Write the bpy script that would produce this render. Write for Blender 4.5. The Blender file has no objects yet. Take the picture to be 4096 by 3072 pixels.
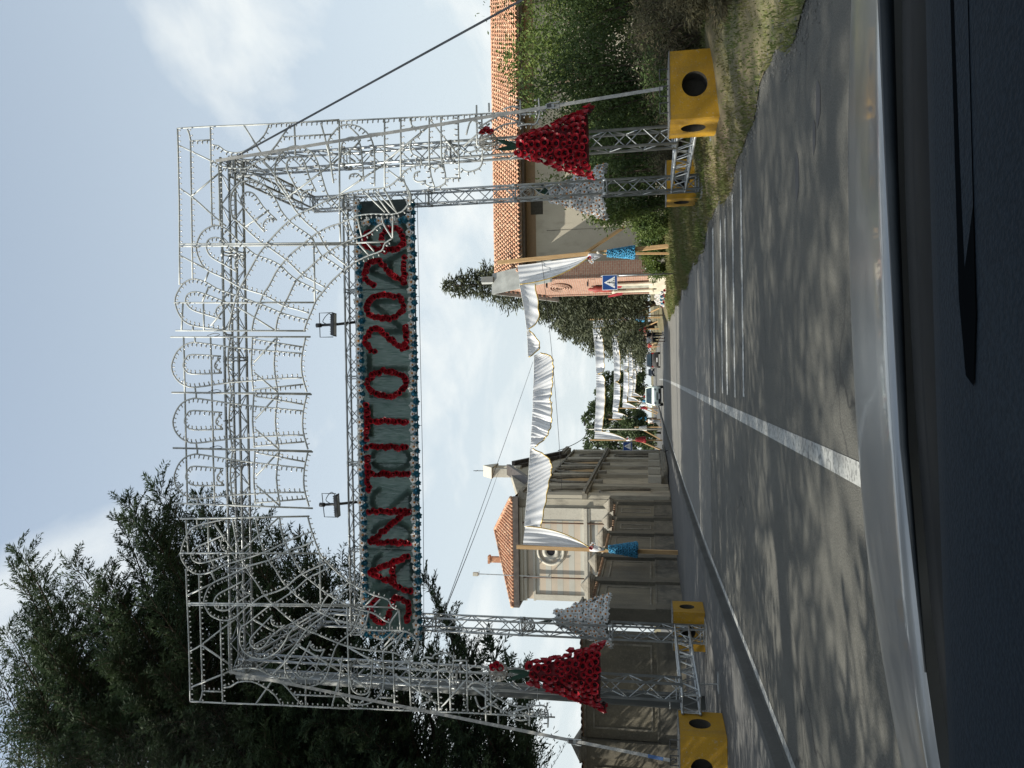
import bpy, math, random
import numpy as np
from mathutils import Vector, Matrix
random.seed(7); RNG = np.random.default_rng(7)
scene = bpy.context.scene
COL = scene.collection

# ------------------------------------------------------------------ camera
def cam_axes(pitch, roll, yaw):
    p, r, w = (math.radians(a) for a in (pitch, roll, yaw))
    fw = Vector((math.sin(w)*math.cos(p), math.cos(w)*math.cos(p), math.sin(p)))
    rt = Vector((math.cos(w), -math.sin(w), 0)); dn = fw.cross(rt)
    return fw, rt*math.cos(r)+dn*math.sin(r), dn*math.cos(r)-rt*math.sin(r)
FW, RT, DN = cam_axes(10.2, 0.68, -1.0)
cam_d = bpy.data.cameras.new('camera'); cam = bpy.data.objects.new('camera', cam_d); COL.objects.link(cam)
cam_d.sensor_width = 36; cam_d.sensor_fit = 'HORIZONTAL'; cam_d.lens = 27.04
cam_d.clip_start = 0.05; cam_d.clip_end = 3000
M = Matrix.Identity(4)                      # the phone was held sideways: picture right is down in the place
for i in range(3):
    M[i][0] = DN[i]; M[i][1] = RT[i]; M[i][2] = -FW[i]
M[2][3] = 1.25
cam.matrix_world = M
scene.camera = cam

# ------------------------------------------------------------------ sky, sun, exposure
SUN = Vector((0.66, 0.25, -0.62)).normalized()          # direction the light travels
EL = math.asin(-SUN.z); AZ = math.atan2(-SUN.x, -SUN.y)
world = bpy.data.worlds.new('World'); scene.world = world; world.use_nodes = True
nt = world.node_tree; nt.nodes.clear()
def wn(t, **k):
    n = nt.nodes.new(t)
    for a, b in k.items(): setattr(n, a, b)
    return n
def wmath(op, a, b=None, clamp=False):
    n = wn('ShaderNodeMath', operation=op, use_clamp=clamp)
    for i, s in enumerate((a, b)):
        if s is None: continue
        if isinstance(s, (int, float)): n.inputs[i].default_value = s
        else: nt.links.new(s, n.inputs[i])
    return n.outputs[0]
sky = wn('ShaderNodeTexSky', sky_type='NISHITA', sun_disc=False, sun_elevation=EL, sun_rotation=AZ,
         air_density=1.1, dust_density=1.0, ozone_density=1.2)
tc = wn('ShaderNodeTexCoord'); sx = wn('ShaderNodeSeparateXYZ'); nt.links.new(tc.outputs['Generated'], sx.inputs[0])
zc = wmath('MAXIMUM', sx.outputs[2], 0.0); zz = wmath('ADD', zc, 0.12)
cx = wn('ShaderNodeCombineXYZ'); nt.links.new(wmath('DIVIDE', sx.outputs[0], zz), cx.inputs[0]); nt.links.new(wmath('DIVIDE', sx.outputs[1], zz), cx.inputs[1])
cx.inputs[2].default_value = 3.1
mp = wn('ShaderNodeMapping'); mp.inputs['Scale'].default_value = (1.3, 0.8, 1); mp.inputs['Rotation'].default_value = (0, 0, 0.5); mp.inputs['Location'].default_value = (-2.4, 6.1, 3); nt.links.new(cx.outputs[0], mp.inputs[0])
n1 = wn('ShaderNodeTexNoise'); n1.inputs['Scale'].default_value = 1.6; n1.inputs['Detail'].default_value = 9; n1.inputs['Roughness'].default_value = 0.55; n1.inputs['Distortion'].default_value = 0.35
nt.links.new(mp.outputs[0], n1.inputs['Vector'])
cr = wn('ShaderNodeMapRange'); cr.inputs['From Min'].default_value = 0.50; cr.inputs['From Max'].default_value = 0.70; cr.inputs['To Max'].default_value = 0.9; nt.links.new(n1.outputs[0], cr.inputs[0])
hz = wn('ShaderNodeMapRange'); hz.inputs['From Min'].default_value = 0.70; hz.inputs['From Max'].default_value = 0.12; hz.inputs['To Min'].default_value = 0.42; hz.inputs['To Max'].default_value = 0.95; nt.links.new(zc, hz.inputs[0])
mh = wn('ShaderNodeMix', data_type='RGBA'); nt.links.new(hz.outputs[0], mh.inputs[0]); nt.links.new(sky.outputs[0], mh.inputs[6]); mh.inputs[7].default_value = (3.95, 4.25, 4.4, 1)
mx = wn('ShaderNodeMix', data_type='RGBA'); nt.links.new(cr.outputs[0], mx.inputs[0]); nt.links.new(mh.outputs[2], mx.inputs[6]); mx.inputs[7].default_value = (5.0, 5.1, 5.1, 1)
bg = wn('ShaderNodeBackground'); bg.inputs[1].default_value = 0.12; nt.links.new(mx.outputs[2], bg.inputs[0])
wo = wn('ShaderNodeOutputWorld'); nt.links.new(bg.outputs[0], wo.inputs[0])
sun_d = bpy.data.lights.new('sun', 'SUN'); sun_d.energy = 4.8; sun_d.angle = math.radians(0.53); sun_d.color = (1, 0.93, 0.82)
sun = bpy.data.objects.new('sun', sun_d); COL.objects.link(sun); sun.rotation_euler = SUN.to_track_quat('-Z', 'Y').to_euler(); sun.location = (-40, -15, 40)
vs = scene.view_settings; vs.view_transform = 'Standard'; vs.look = 'None'; vs.exposure = 0.75; vs.gamma = 1.0
scene.cycles.max_bounces = 6; scene.cycles.transparent_max_bounces = 24; scene.cycles.diffuse_bounces = 3; scene.cycles.glossy_bounces = 2
scene.cycles.use_denoising = True

# ------------------------------------------------------------------ materials
MATS = {}
def mat(name, col, rough=0.7, var=0.25, scale=6.0, metal=0.0, col2=None, bump=0.0, coord='Object', detail=5, stretch=None, trans=0.0, spec=0.5, lo=0.35, hi=0.65):
    if name in MATS: return MATS[name]
    m = bpy.data.materials.new(name); m.use_nodes = True; t = m.node_tree; b = t.nodes['Principled BSDF']
    b.inputs['Roughness'].default_value = rough; b.inputs['Metallic'].default_value = metal; b.inputs['Specular IOR Level'].default_value = spec
    c = Vector(col); c2 = Vector(col2) if col2 else c*(1-var)
    if not col2: c = c*(1+var*0.6)
    tcn = t.nodes.new('ShaderNodeTexCoord'); nz = t.nodes.new('ShaderNodeTexNoise'); nz.inputs['Scale'].default_value = scale; nz.inputs['Detail'].default_value = detail
    src = tcn.outputs[coord] if coord != 'Position' else t.nodes.new('ShaderNodeNewGeometry').outputs['Position']
    if stretch:
        mpn = t.nodes.new('ShaderNodeMapping'); mpn.inputs['Scale'].default_value = stretch; t.links.new(src, mpn.inputs[0]); src = mpn.outputs[0]
    t.links.new(src, nz.inputs['Vector'])
    r = t.nodes.new('ShaderNodeValToRGB'); r.color_ramp.elements[0].position = lo; r.color_ramp.elements[1].position = hi
    r.color_ramp.elements[0].color = (*c2, 1); r.color_ramp.elements[1].color = (*c, 1)
    t.links.new(nz.outputs[0], r.inputs[0]); t.links.new(r.outputs[0], b.inputs['Base Color'])
    if bump:
        bp = t.nodes.new('ShaderNodeBump'); bp.inputs['Strength'].default_value = bump; bp.inputs['Distance'].default_value = 0.02
        t.links.new(nz.outputs[0], bp.inputs['Height']); t.links.new(bp.outputs[0], b.inputs['Normal'])
    if trans:
        tr = t.nodes.new('ShaderNodeBsdfTranslucent'); t.links.new(r.outputs[0], tr.inputs[0]); ms = t.nodes.new('ShaderNodeMixShader'); ms.inputs[0].default_value = trans
        out = t.nodes['Material Output']; t.links.new(b.outputs[0], ms.inputs[1]); t.links.new(tr.outputs[0], ms.inputs[2]); t.links.new(ms.outputs[0], out.inputs[0])
    MATS[name] = m; return m
def mixer(m, fac_socket, a, b):
    n = m.node_tree.nodes.new('ShaderNodeMix'); n.data_type = 'RGBA'; L = m.node_tree.links
    L.new(fac_socket, n.inputs[0])
    for i, s in ((6, a), (7, b)):
        if hasattr(s, 'is_output'): L.new(s, n.inputs[i])
        else: n.inputs[i].default_value = (*s, 1)
    return n.outputs[2]
def layered(name, col, layers, rough=0.85, bump=0.3, spec=0.3, pos=False):
    """base colour + list of (scale, stretch, lo, hi, colour, amount) noise layers, in object space"""
    m = bpy.data.materials.new(name); m.use_nodes = True; t = m.node_tree; b = t.nodes['Principled BSDF']
    b.inputs['Roughness'].default_value = rough; b.inputs['Specular IOR Level'].default_value = spec
    tcn = t.nodes.new('ShaderNodeTexCoord'); cur = col; last = None
    csock = t.nodes.new('ShaderNodeNewGeometry').outputs['Position'] if pos else tcn.outputs['Object']
    for k, (sc, st, lo, hi, c, am) in enumerate(layers):
        mp_ = t.nodes.new('ShaderNodeMapping'); mp_.inputs['Scale'].default_value = st; mp_.inputs['Location'].default_value = (k*3.7, k*1.9, k*5.1)
        t.links.new(csock, mp_.inputs[0])
        nz = t.nodes.new('ShaderNodeTexNoise'); nz.inputs['Scale'].default_value = sc; nz.inputs['Detail'].default_value = 6; nz.inputs['Roughness'].default_value = 0.6
        t.links.new(mp_.outputs[0], nz.inputs['Vector'])
        mr = t.nodes.new('ShaderNodeMapRange'); mr.inputs['From Min'].default_value = lo; mr.inputs['From Max'].default_value = hi; mr.inputs['To Max'].default_value = am
        t.links.new(nz.outputs[0], mr.inputs[0]); cur = mixer(m, mr.outputs[0], cur, c); last = nz
    t.links.new(cur, b.inputs['Base Color'])
    if bump:
        bp = t.nodes.new('ShaderNodeBump'); bp.inputs['Strength'].default_value = bump; bp.inputs['Distance'].default_value = 0.02
        t.links.new(last.outputs[0], bp.inputs['Height']); t.links.new(bp.outputs[0], b.inputs['Normal'])
    MATS[name] = m; return m
U = (1, 1, 1)
ASPHALT = layered('asphalt', (0.088, 0.085, 0.073), [(0.35, U, .42, .62, (0.066, 0.064, 0.056), .8), (1.15, (1, .05, 1), .48, .62, (0.058, 0.057, 0.05), .6), (1.7, (1, .25, 1), .5, .7, (0.095, 0.093, 0.083), .5), (7, (1, .5, 1), .58, .66, (0.046, 0.045, 0.04), .5), (60, U, .45, .6, (0.14, 0.138, 0.125), .45), (90, U, .5, .65, (0.022, 0.023, 0.024), .6)], .82, .5)
ASPHALT2 = layered('pale_asphalt', (0.15, 0.145, 0.132), [(0.3, U, .42, .62, (0.12, 0.117, 0.108), .8), (1.7, (1, .2, 1), .5, .7, (0.18, 0.172, 0.155), .5), (40, U, .45, .6, (0.2, 0.195, 0.18), .4), (70, U, .5, .65, (0.07, 0.07, 0.066), .5)], .85, .4)
PAVING = layered('pavement_asphalt', (0.10, 0.098, 0.094), [(0.6, U, .4, .65, (0.075, 0.075, 0.074), .8), (3, U, .5, .7, (0.13, 0.125, 0.115), .5), (55, U, .45, .65, (0.05, 0.05, 0.05), .5)], .88, .4)
KERBS = layered('kerb_stone', (0.075, 0.075, 0.072), [(1.2, U, .4, .65, (0.045, 0.045, 0.044), .8), (20, U, .5, .7, (0.1, 0.1, 0.095), .5)])
KERBM = layered('kerb_concrete', (0.2, 0.195, 0.18), [(1.2, U, .4, .65, (0.1, 0.1, 0.095), .8), (22, U, .5, .7, (0.06, 0.06, 0.055), .5)])
def cracks(m, scale, width, col, amount):
    t = m.node_tree; b = t.nodes['Principled BSDF']; old = b.inputs['Base Color'].links[0].from_socket
    g = t.nodes.new('ShaderNodeNewGeometry'); nz = t.nodes.new('ShaderNodeTexNoise'); nz.inputs['Scale'].default_value = 1.3; nz.inputs['Detail'].default_value = 4; t.links.new(g.outputs['Position'], nz.inputs['Vector'])
    ad = t.nodes.new('ShaderNodeMix'); ad.data_type = 'RGBA'; ad.blend_type = 'LINEAR_LIGHT'; ad.inputs[0].default_value = .35; t.links.new(g.outputs['Position'], ad.inputs[6]); t.links.new(nz.outputs[1], ad.inputs[7])
    v = t.nodes.new('ShaderNodeTexVoronoi'); v.feature = 'DISTANCE_TO_EDGE'; v.inputs['Scale'].default_value = scale; t.links.new(ad.outputs[2], v.inputs['Vector'])
    mr = t.nodes.new('ShaderNodeMapRange'); mr.inputs['From Min'].default_value = width; mr.inputs['From Max'].default_value = 0; t.links.new(v.outputs[0], mr.inputs[0])
    n2 = t.nodes.new('ShaderNodeTexNoise'); n2.inputs['Scale'].default_value = .35; t.links.new(g.outputs['Position'], n2.inputs['Vector']); m2 = t.nodes.new('ShaderNodeMapRange'); m2.inputs['From Min'].default_value = .48; m2.inputs['From Max'].default_value = .6; m2.inputs['To Max'].default_value = amount; t.links.new(n2.outputs[0], m2.inputs[0])
    mu = t.nodes.new('ShaderNodeMath'); mu.operation = 'MULTIPLY'; t.links.new(mr.outputs[0], mu.inputs[0]); t.links.new(m2.outputs[0], mu.inputs[1])
    t.links.new(mixer(m, mu.outputs[0], old, col), b.inputs['Base Color'])
cracks(ASPHALT, .55, .012, (.018, .018, .018), .9); cracks(ASPHALT2, .4, .012, (.04, .04, .038), .8)
PAINT = layered('worn_road_paint', (0.34, 0.345, 0.33), [(2.5, (1, .6, 1), .48, .7, (0.17, 0.172, 0.165), .85), (26, U, .5, .62, (0.1, 0.1, 0.1), .75)], .8, .2)
PAINT2 = layered('old_stripe_paint', (0.42, 0.43, 0.42), [(1.1, (2.2, 1, 1), .44, .64, (0.17, 0.172, 0.165), .85), (22, U, .48, .62, (0.09, 0.088, 0.078), .8)], .8, .2)
TAR = mat('tar', (0.02, 0.02, 0.022), .55, .3, 8)
SOIL = layered('soil', (0.17, 0.13, 0.08), [(0.5, U, .4, .65, (0.10, 0.115, 0.045), .9), (6, U, .45, .65, (0.2, 0.165, 0.1), .6), (40, U, .5, .65, (0.06, 0.05, 0.03), .6)], .95, .6)
STEEL = mat('galvanised_tube', (0.37, 0.39, 0.40), .42, .2, 5, .6)
ALU = mat('grey_painted_rod', (0.44, 0.46, 0.455), .5, .2, 4, .1)
BULB = mat('bulb_glass', (0.55, 0.56, 0.55), .15, .2, 40)
SOCKET = mat('bulb_socket', (0.12, 0.12, 0.12), .5, .2, 20)
DARKM = mat('dark_metal', (0.03, 0.032, 0.035), .45, .3, 6)
BLACK = mat('black_rubber', (0.012, 0.012, 0.013), .6, .3, 10)
GREYP = mat('grey_pole_paint', (0.115, 0.125, 0.125), .55, .25, 3, stretch=(1, 1, .2))
YELLOW = layered('yellow_block_paint', (0.37, 0.205, 0.012), [(2.2, (1, 1, 2.2), .45, .7, (0.30, 0.16, 0.012), .6), (1.2, (3, 3, .5), .5, .68, (0.2, 0.13, 0.04), .6), (14, U, .55, .7, (0.25, 0.16, 0.045), .5), (26, U, .6, .66, (0.3, 0.27, 0.2), .5), (40, U, .6, .7, (0.12, 0.1, 0.06), .4)], .68, .3)
WOODP = layered('post_timber', (0.50, 0.33, 0.17), [(3, (6, 6, .5), .4, .65, (0.36, 0.22, 0.10), .8), (20, (4, 4, .3), .5, .7, (0.62, 0.45, 0.26), .5)], .75, .2)
TIMBER = mat('old_timber', (0.35, 0.27, 0.18), .85, .4, 9, stretch=(1, 6, 1))
BARK = layered('bark', (0.10, 0.075, 0.055), [(4, (4, 4, .6), .4, .6, (0.045, 0.036, 0.03), .9), (20, U, .5, .7, (0.14, 0.115, 0.09), .5)], .95, .8)
CEDAR = mat('cedar_needles', (0.064, 0.096, 0.044), .75, .5, 1.1, col2=(0.02, 0.041, 0.024), spec=.2, trans=.22, lo=.3, hi=.7)
SPRUCE = mat('spruce_needles', (0.085, 0.095, 0.045), .7, .5, .9, col2=(0.026, 0.036, 0.02), trans=.12, lo=.3, hi=.7)
SHRUBG = mat('acacia_leaves', (0.15, 0.19, 0.042), .6, .5, 1.1, spec=.25, col2=(0.045, 0.082, 0.024), trans=.3, lo=.3, hi=.7)
SHRUBD = mat('dark_shrub_leaves', (0.08, 0.118, 0.032), .65, .5, .9, spec=.25, col2=(0.03, 0.054, 0.018), trans=.25, lo=.3, hi=.7)
DRY = mat('dry_brush', (0.15, 0.125, 0.075), .85, .5, 1.4, spec=.2, col2=(0.06, 0.062, 0.034), trans=.15, lo=.3, hi=.7)
GRASSM = mat('grass_blades', (0.10, 0.135, 0.032), .7, .5, .8, col2=(0.17, 0.15, 0.06), trans=.3, lo=.38, hi=.66)
BROADL = mat('poplar_leaves', (0.075, 0.105, 0.035), .65, .5, .6, col2=(0.03, 0.05, 0.02), trans=.25, lo=.3, hi=.7)
WHITEC = mat('white_satin', (0.80, 0.82, 0.86), .4, .06, 2, trans=.35)
GOLD = mat('gold_trim', (0.48, 0.34, 0.09), .4, .3, 8, .3)
REDF = mat('red_paper_petal', (0.33, 0.009, 0.02), .38, .35, 7, trans=.2, coord='Position')
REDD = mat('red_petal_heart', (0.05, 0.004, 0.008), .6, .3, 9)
BLUEF = mat('blue_petal', (0.02, 0.14, 0.21), .45, .45, 9, trans=.15, coord='Position')
BLUEK = mat('sky_blue_petal', (0.06, 0.33, 0.56), .45, .4, 9, trans=.15, coord='Position')
WHITEF = mat('white_petal', (0.74, 0.76, 0.77), .5, .12, 9, trans=.15, coord='Position')
ORANGE = mat('orange_stamen', (0.5, 0.2, 0.03), .6, .3, 9)
LEAFG = mat('dark_long_leaf', (0.018, 0.062, 0.045), .4, .3, 5)
WICKER = mat('wicker', (0.42, 0.40, 0.36), .6, .3, 15)
STRAPM = mat('grey_webbing', (0.33, 0.33, 0.32), .7, .2, 20)
STRAPB = mat('blue_webbing', (0.06, 0.13, 0.3), .7, .2, 20)

# ------------------------------------------------------------------ mesh helpers
ORG = {}
def tag(o, label=None, cat=None, group=None, kind=None):
    for k, v in (('label', label), ('category', cat), ('group', group), ('kind', kind)):
        if v: o[k] = v
    return o
def thing(name, loc, label, cat, group=None, rz=0.0):
    o = bpy.data.objects.new(name, None); COL.objects.link(o); o.location = loc; o.rotation_euler = (0, 0, rz); o.empty_display_size = .2
    ORG[o] = Vector(loc) if rz == 0.0 else Vector((0, 0, 0))
    return tag(o, label, cat, group)
def link(name, me, parent=None, loc=(0, 0, 0), rot=None, scale=None):
    o = bpy.data.objects.new(name, me); COL.objects.link(o)
    o.location = loc
    if rot is not None: o.rotation_euler = rot
    if scale is not None: o.scale = scale if hasattr(scale, '__len__') else (scale,)*3
    if parent is not None:
        o.parent = parent; ORG[o] = ORG.get(parent, Vector((0, 0, 0)))
    return o
def place(name, me, parent, loc, rot=(0, 0, 0), scale=1.0):
    """a shared-mesh piece put at a world position under a thing"""
    o = link(name, me, parent, Vector(loc)-ORG.get(parent, Vector((0, 0, 0))), rot, scale)
    return o
class MB:
    def __init__(s): s.v = []; s.f = []; s.m = []
    def add(s, vs_, fs, mi=0):
        n = len(s.v); s.v.extend([tuple(a) for a in vs_]); s.f.extend([tuple(i+n for i in f) for f in fs]); s.m.extend([mi]*len(fs)); return s
    def box(s, x0, x1, y0, y1, z0, z1, mi=0):
        return s.add([(x0,y0,z0),(x1,y0,z0),(x1,y1,z0),(x0,y1,z0),(x0,y0,z1),(x1,y0,z1),(x1,y1,z1),(x0,y1,z1)],
                     [(0,3,2,1),(4,5,6,7),(0,1,5,4),(1,2,6,5),(2,3,7,6),(3,0,4,7)], mi)
    def bevbox(s, x0, x1, y0, y1, z0, z1, b=.02, mi=0):
        bx = []
        for z, d in ((z0, b), (z0+b, 0), (z1-b, 0), (z1, b)):
            for a, c in ((x0+d+ (b if 0 else 0), y0+d), (x1-d, y0+d), (x1-d, y1-d), (x0+d, y1-d)): bx.append((a, c, z))
        f = [(3,2,1,0), (12,13,14,15)]
        for k in range(3):
            for i in range(4): j = (i+1) % 4; f.append((k*4+i, k*4+j, k*4+4+j, k*4+4+i))
        return s.add(bx, f, mi)
    def tube(s, pts, r, n=6, cap=True, mi=0):
        P = [Vector(p) for p in pts]; R = r if hasattr(r, '__len__') else [r]*len(P)
        base = len(s.v); up = None
        for i, p in enumerate(P):
            a = P[max(i-1, 0)]; b = P[min(i+1, len(P)-1)]; d = (b-a)
            if d.length < 1e-9: d = Vector((0, 0, 1))
            d.normalize()
            if up is None: up = Vector((0, 0, 1)) if abs(d.z) < .9 else Vector((0, 1, 0))
            x = d.cross(up)
            if x.length < 1e-4: x = d.cross(Vector((1, 0, 0)))
            x.normalize(); y = x.cross(d); up = y
            for k in range(n):
                t = 2*math.pi*k/n; q = p+(x*math.cos(t)+y*math.sin(t))*R[i]; s.v.append(tuple(q))
        for i in range(len(P)-1):
            for k in range(n):
                k2 = (k+1) % n; s.f.append((base+i*n+k, base+i*n+k2, base+(i+1)*n+k2, base+(i+1)*n+k)); s.m.append(mi)
        if cap:
            s.f.append(tuple(base+k for k in range(n))[::-1]); s.f.append(tuple(base+(len(P)-1)*n+k for k in range(n))); s.m += [mi, mi]
        return s
    def bar(s, a, b, w, h, mi=0):
        """rectangular bar from a to b"""
        a = Vector(a); b = Vector(b); d = (b-a).normalized(); up = Vector((0, 0, 1)) if abs(d.z) < .95 else Vector((0, 1, 0))
        x = d.cross(up).normalized()*w/2; y = x.normalized().cross(d)*h/2
        vs_ = [p+sx_*x+sy_*y for p in (a, b) for sx_, sy_ in ((-1,-1),(1,-1),(1,1),(-1,1))]
        return s.add(vs_, [(3,2,1,0),(4,5,6,7),(0,1,5,4),(1,2,6,5),(2,3,7,6),(3,0,4,7)], mi)
    def lathe(s, prof, n=12, c=(0, 0, 0), mi=0, sy=1.0):
        base = len(s.v)
        for r, z in prof:
            for k in range(n):
                t = 2*math.pi*k/n; s.v.append((c[0]+r*math.cos(t), c[1]+sy*r*math.sin(t), c[2]+z))
        for i in range(len(prof)-1):
            for k in range(n):
                k2 = (k+1) % n; s.f.append((base+i*n+k, base+i*n+k2, base+(i+1)*n+k2, base+(i+1)*n+k)); s.m.append(mi)
        s.f.append(tuple(base+k for k in range(n))[::-1]); s.f.append(tuple(base+(len(prof)-1)*n+k for k in range(n))); s.m += [mi, mi]
        return s
    def prism(s, poly, axis, a, b, mi=0):
        """polygon (2D) extruded along axis 'x','y','z' from a to b"""
        def p3(q, t): return {'x': (t, q[0], q[1]), 'y': (q[0], t, q[1]), 'z': (q[0], q[1], t)}[axis]
        n = len(poly); vs_ = [p3(q, a) for q in poly]+[p3(q, b) for q in poly]
        return s.add(vs_, [tuple(range(n)), tuple(range(2*n-1, n-1, -1))]+[(i, i+n, (i+1) % n+n, (i+1) % n) for i in range(n)], mi)
    def grid(s, P, nu, nv, mi=0, close=False):
        base = len(s.v); s.v.extend([tuple(p) for p in P])
        for i in range(nu-1):
            for j in range(nv-1): s.f.append((base+i*nv+j, base+i*nv+j+1, base+(i+1)*nv+j+1, base+(i+1)*nv+j)); s.m.append(mi)
        return s
    def mesh(s, name, mats, smooth=False, off=None):
        me = bpy.data.meshes.new(name)
        vs_ = s.v if off is None or off.length == 0 else [(a-off.x, b-off.y, c-off.z) for a, b, c in s.v]
        me.from_pydata(vs_, [], s.f)
        if not isinstance(mats, (list, tuple)): mats = [mats]
        for m in mats: me.materials.append(m)
        if len(mats) > 1: me.polygons.foreach_set('material_index', s.m)
        if smooth: me.polygons.foreach_set('use_smooth', [True]*len(me.polygons))
        me.update(); return me
    def build(s, name, mats, parent=None, smooth=False):
        off = ORG.get(parent) if parent is not None else None
        return link(name, s.mesh(name, mats, smooth, off), parent)
def fixn(o):
    import bmesh
    bm = bmesh.new(); bm.from_mesh(o.data); bmesh.ops.recalc_face_normals(bm, faces=bm.faces); bm.to_mesh(o.data); bm.free(); return o
def quads_mesh(name, V, m, parent=None):
    """V: (n,4,3) array of leaf quads"""
    V = np.asarray(V, dtype=np.float32); n = len(V)
    if parent is not None: V = V-np.array(ORG.get(parent, Vector((0, 0, 0))), dtype=np.float32)
    me = bpy.data.meshes.new(name); me.vertices.add(n*4); me.vertices.foreach_set('co', V.ravel())
    me.loops.add(n*4); me.loops.foreach_set('vertex_index', np.arange(n*4, dtype=np.int32))
    me.polygons.add(n); me.polygons.foreach_set('loop_start', np.arange(0, n*4, 4, dtype=np.int32)); me.polygons.foreach_set('loop_total', np.full(n, 4, dtype=np.int32))
    me.materials.append(m); me.update(calc_edges=True); me.validate()
    return link(name, me, parent)
def leafs(P, D, L, Wd, jit=.5):
    """P,D (n,3): leaf base points and directions -> narrow diamond quads"""
    n = len(P); D = D+RNG.normal(0, jit, (n, 3)); D /= np.linalg.norm(D, axis=1, keepdims=True)+1e-9
    R_ = RNG.normal(0, 1, (n, 3)); S = np.cross(D, R_); S /= np.linalg.norm(S, axis=1, keepdims=True)+1e-9
    L = (L*RNG.uniform(.6, 1.3, n))[:, None]; w = (Wd*RNG.uniform(.7, 1.3, n))[:, None]
    return np.stack([P, P+D*L*.5+S*w, P+D*L, P+D*L*.5-S*w], 1)
def smooth_path(pts, k=3):
    P = [Vector(p) for p in pts]
    if len(P) < 3: return P
    out = []
    for i in range(len(P)-1):
        p0, p1, p2, p3 = P[max(i-1, 0)], P[i], P[i+1], P[min(i+2, len(P)-1)]
        for j in range(k):
            t = j/k; out.append(.5*((2*p1)+(p2-p0)*t+(2*p0-5*p1+4*p2-p3)*t*t+(3*p1-p0-3*p2+p3)*t**3))
    out.append(P[-1]); return out

# ------------------------------------------------------------------ ground, road, pavement
tag(MB().add([(-900,-300,-.35),(900,-300,-.35),(900,1500,-.35),(-900,1500,-.35)], [(0,1,2,3)]).build('ground', SOIL), kind='structure')
KL = [(-12, -3.5), (0, -3.6), (7.7, -3.84), (18, -4.3), (30, -4.62), (56, -5.0), (90, -5.4), (160, -5.9), (320, -6.5)]
def kx(y): return float(np.interp(y, [a for a, b in KL], [b for a, b in KL]))
ys = list(np.linspace(-12, 16.9, 15))+list(np.linspace(18, 60, 22))+list(np.linspace(65, 320, 30))
tag(MB().grid([(x, y, 0) for y in ys[:15] for x in (kx(y)-.1, -2, 0, 2, 3.9)], 15, 5).build('road', ASPHALT), kind='structure'); ROAD = bpy.data.objects['road']
tag(MB().grid([(x, y, 0) for y in ys[14:] for x in (kx(y)-.1, -2, 0, 2, 3.9)], len(ys)-14, 5).build('road', ASPHALT2), kind='structure')
tag(MB().grid([(x, y, .13) for y in ys for x in (-40, -20, kx(y)-.27)], len(ys), 3).build('pavement', PAVING), kind='structure')
kb = MB(); P_ = []
for y in ys:
    x = kx(y); P_ += [(x+.02, y, -.02), (x, y, .115), (x-.03, y, .142), (x-.28, y, .145), (x-.28, y, .0)]
tag(kb.grid(P_, len(ys), 5).build('kerb', KERBS), kind='structure')
def strip(name, xf, w, y0, y1, m, z=.004, n=40):
    yy = np.linspace(y0, y1, n); MB().grid([(xf(y)+s_*w/2, y, z) for y in yy for s_ in (-1, 1)], n, 2).build(name, m, ROAD)
strip('centre_line', lambda y: -.66-.0045*max(y-5, 0)-(.00008*max(y-40, 0)**2 if y < 120 else .5), .15, -6, 110, PAINT)
strip('edge_line', lambda y: kx(y)+.16, .11, -6, 60, PAINT)
for y, w, x0, x1 in ((15.6, .34, -.5, 2.75), (13.95, .22, -.45, 2.6), (13.1, .2, -.45, 2.5), (11.95, .2, -.45, 2.6), (10.85, .18, -.4, 2.7)):
    nn = 30; xs = np.linspace(x0, x1, nn)
    MB().grid([(x, y+.03*(x-x0)+s_*w*.5*(1+.12*math.sin(9*x+s_)), .0045) for x in xs for s_ in (-1, 1)], nn, 2).build('rumble_stripe', PAINT2, ROAD)
for y, w in ((16.9, .05), (33.0, .06), (50.6, .05)):
    nn = 26; xs = np.linspace(kx(y)+.1, 2.9, nn)
    MB().grid([(x, y+.06*math.sin(x*1.7+y)+s_*w/2, .0025) for x in xs for s_ in (-1, 1)], nn, 2).build('tar_seam', TAR, ROAD)
for (x, y, rx, ry) in ((1.62, 6.9, .2, .1), (1.95, 6.05, .16, .1), (1.75, 6.2, .12, .07)):
    nn = 16; MB().add([(x+rx*math.cos(t)*(1+.2*math.sin(3*t)), y+ry*math.sin(t)*(1+.25*math.cos(2*t)), .003) for t in np.linspace(0, 2*math.pi, nn, endpoint=False)], [tuple(range(nn))]).build('oil_stain', TAR, ROAD)
def vedge(y): return 2.95+.16*math.sin(y*.9)+.1*math.sin(2.3*y+1)+.06*math.sin(5.1*y)+(.0 if y < 30 else .015*(y-30))
def vz(x, y):
    d = x-vedge(y)
    return .012+.13*min(max(d/.7, 0), 1)+.22*min(max((d-.7)/2.2, 0), 1)+.03*math.sin(x*2.1+y*1.3)*min(max(d, 0), 1)+.02*math.sin(x*5+y*3.7)*min(max(d*2, 0), 1)
vy = list(np.linspace(-10, 50, 121))+list(np.linspace(52, 320, 60)); dx = [-.02, .06, .2, .4, .7, 1.1, 1.7, 2.5, 3.6, 5, 8, 14, 40]
tag(MB().grid([(vedge(y)+d, y, vz(vedge(y)+d, y)) for y in vy for d in dx], len(vy), len(dx)).build('verge', SOIL, smooth=True), kind='structure')
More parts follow.
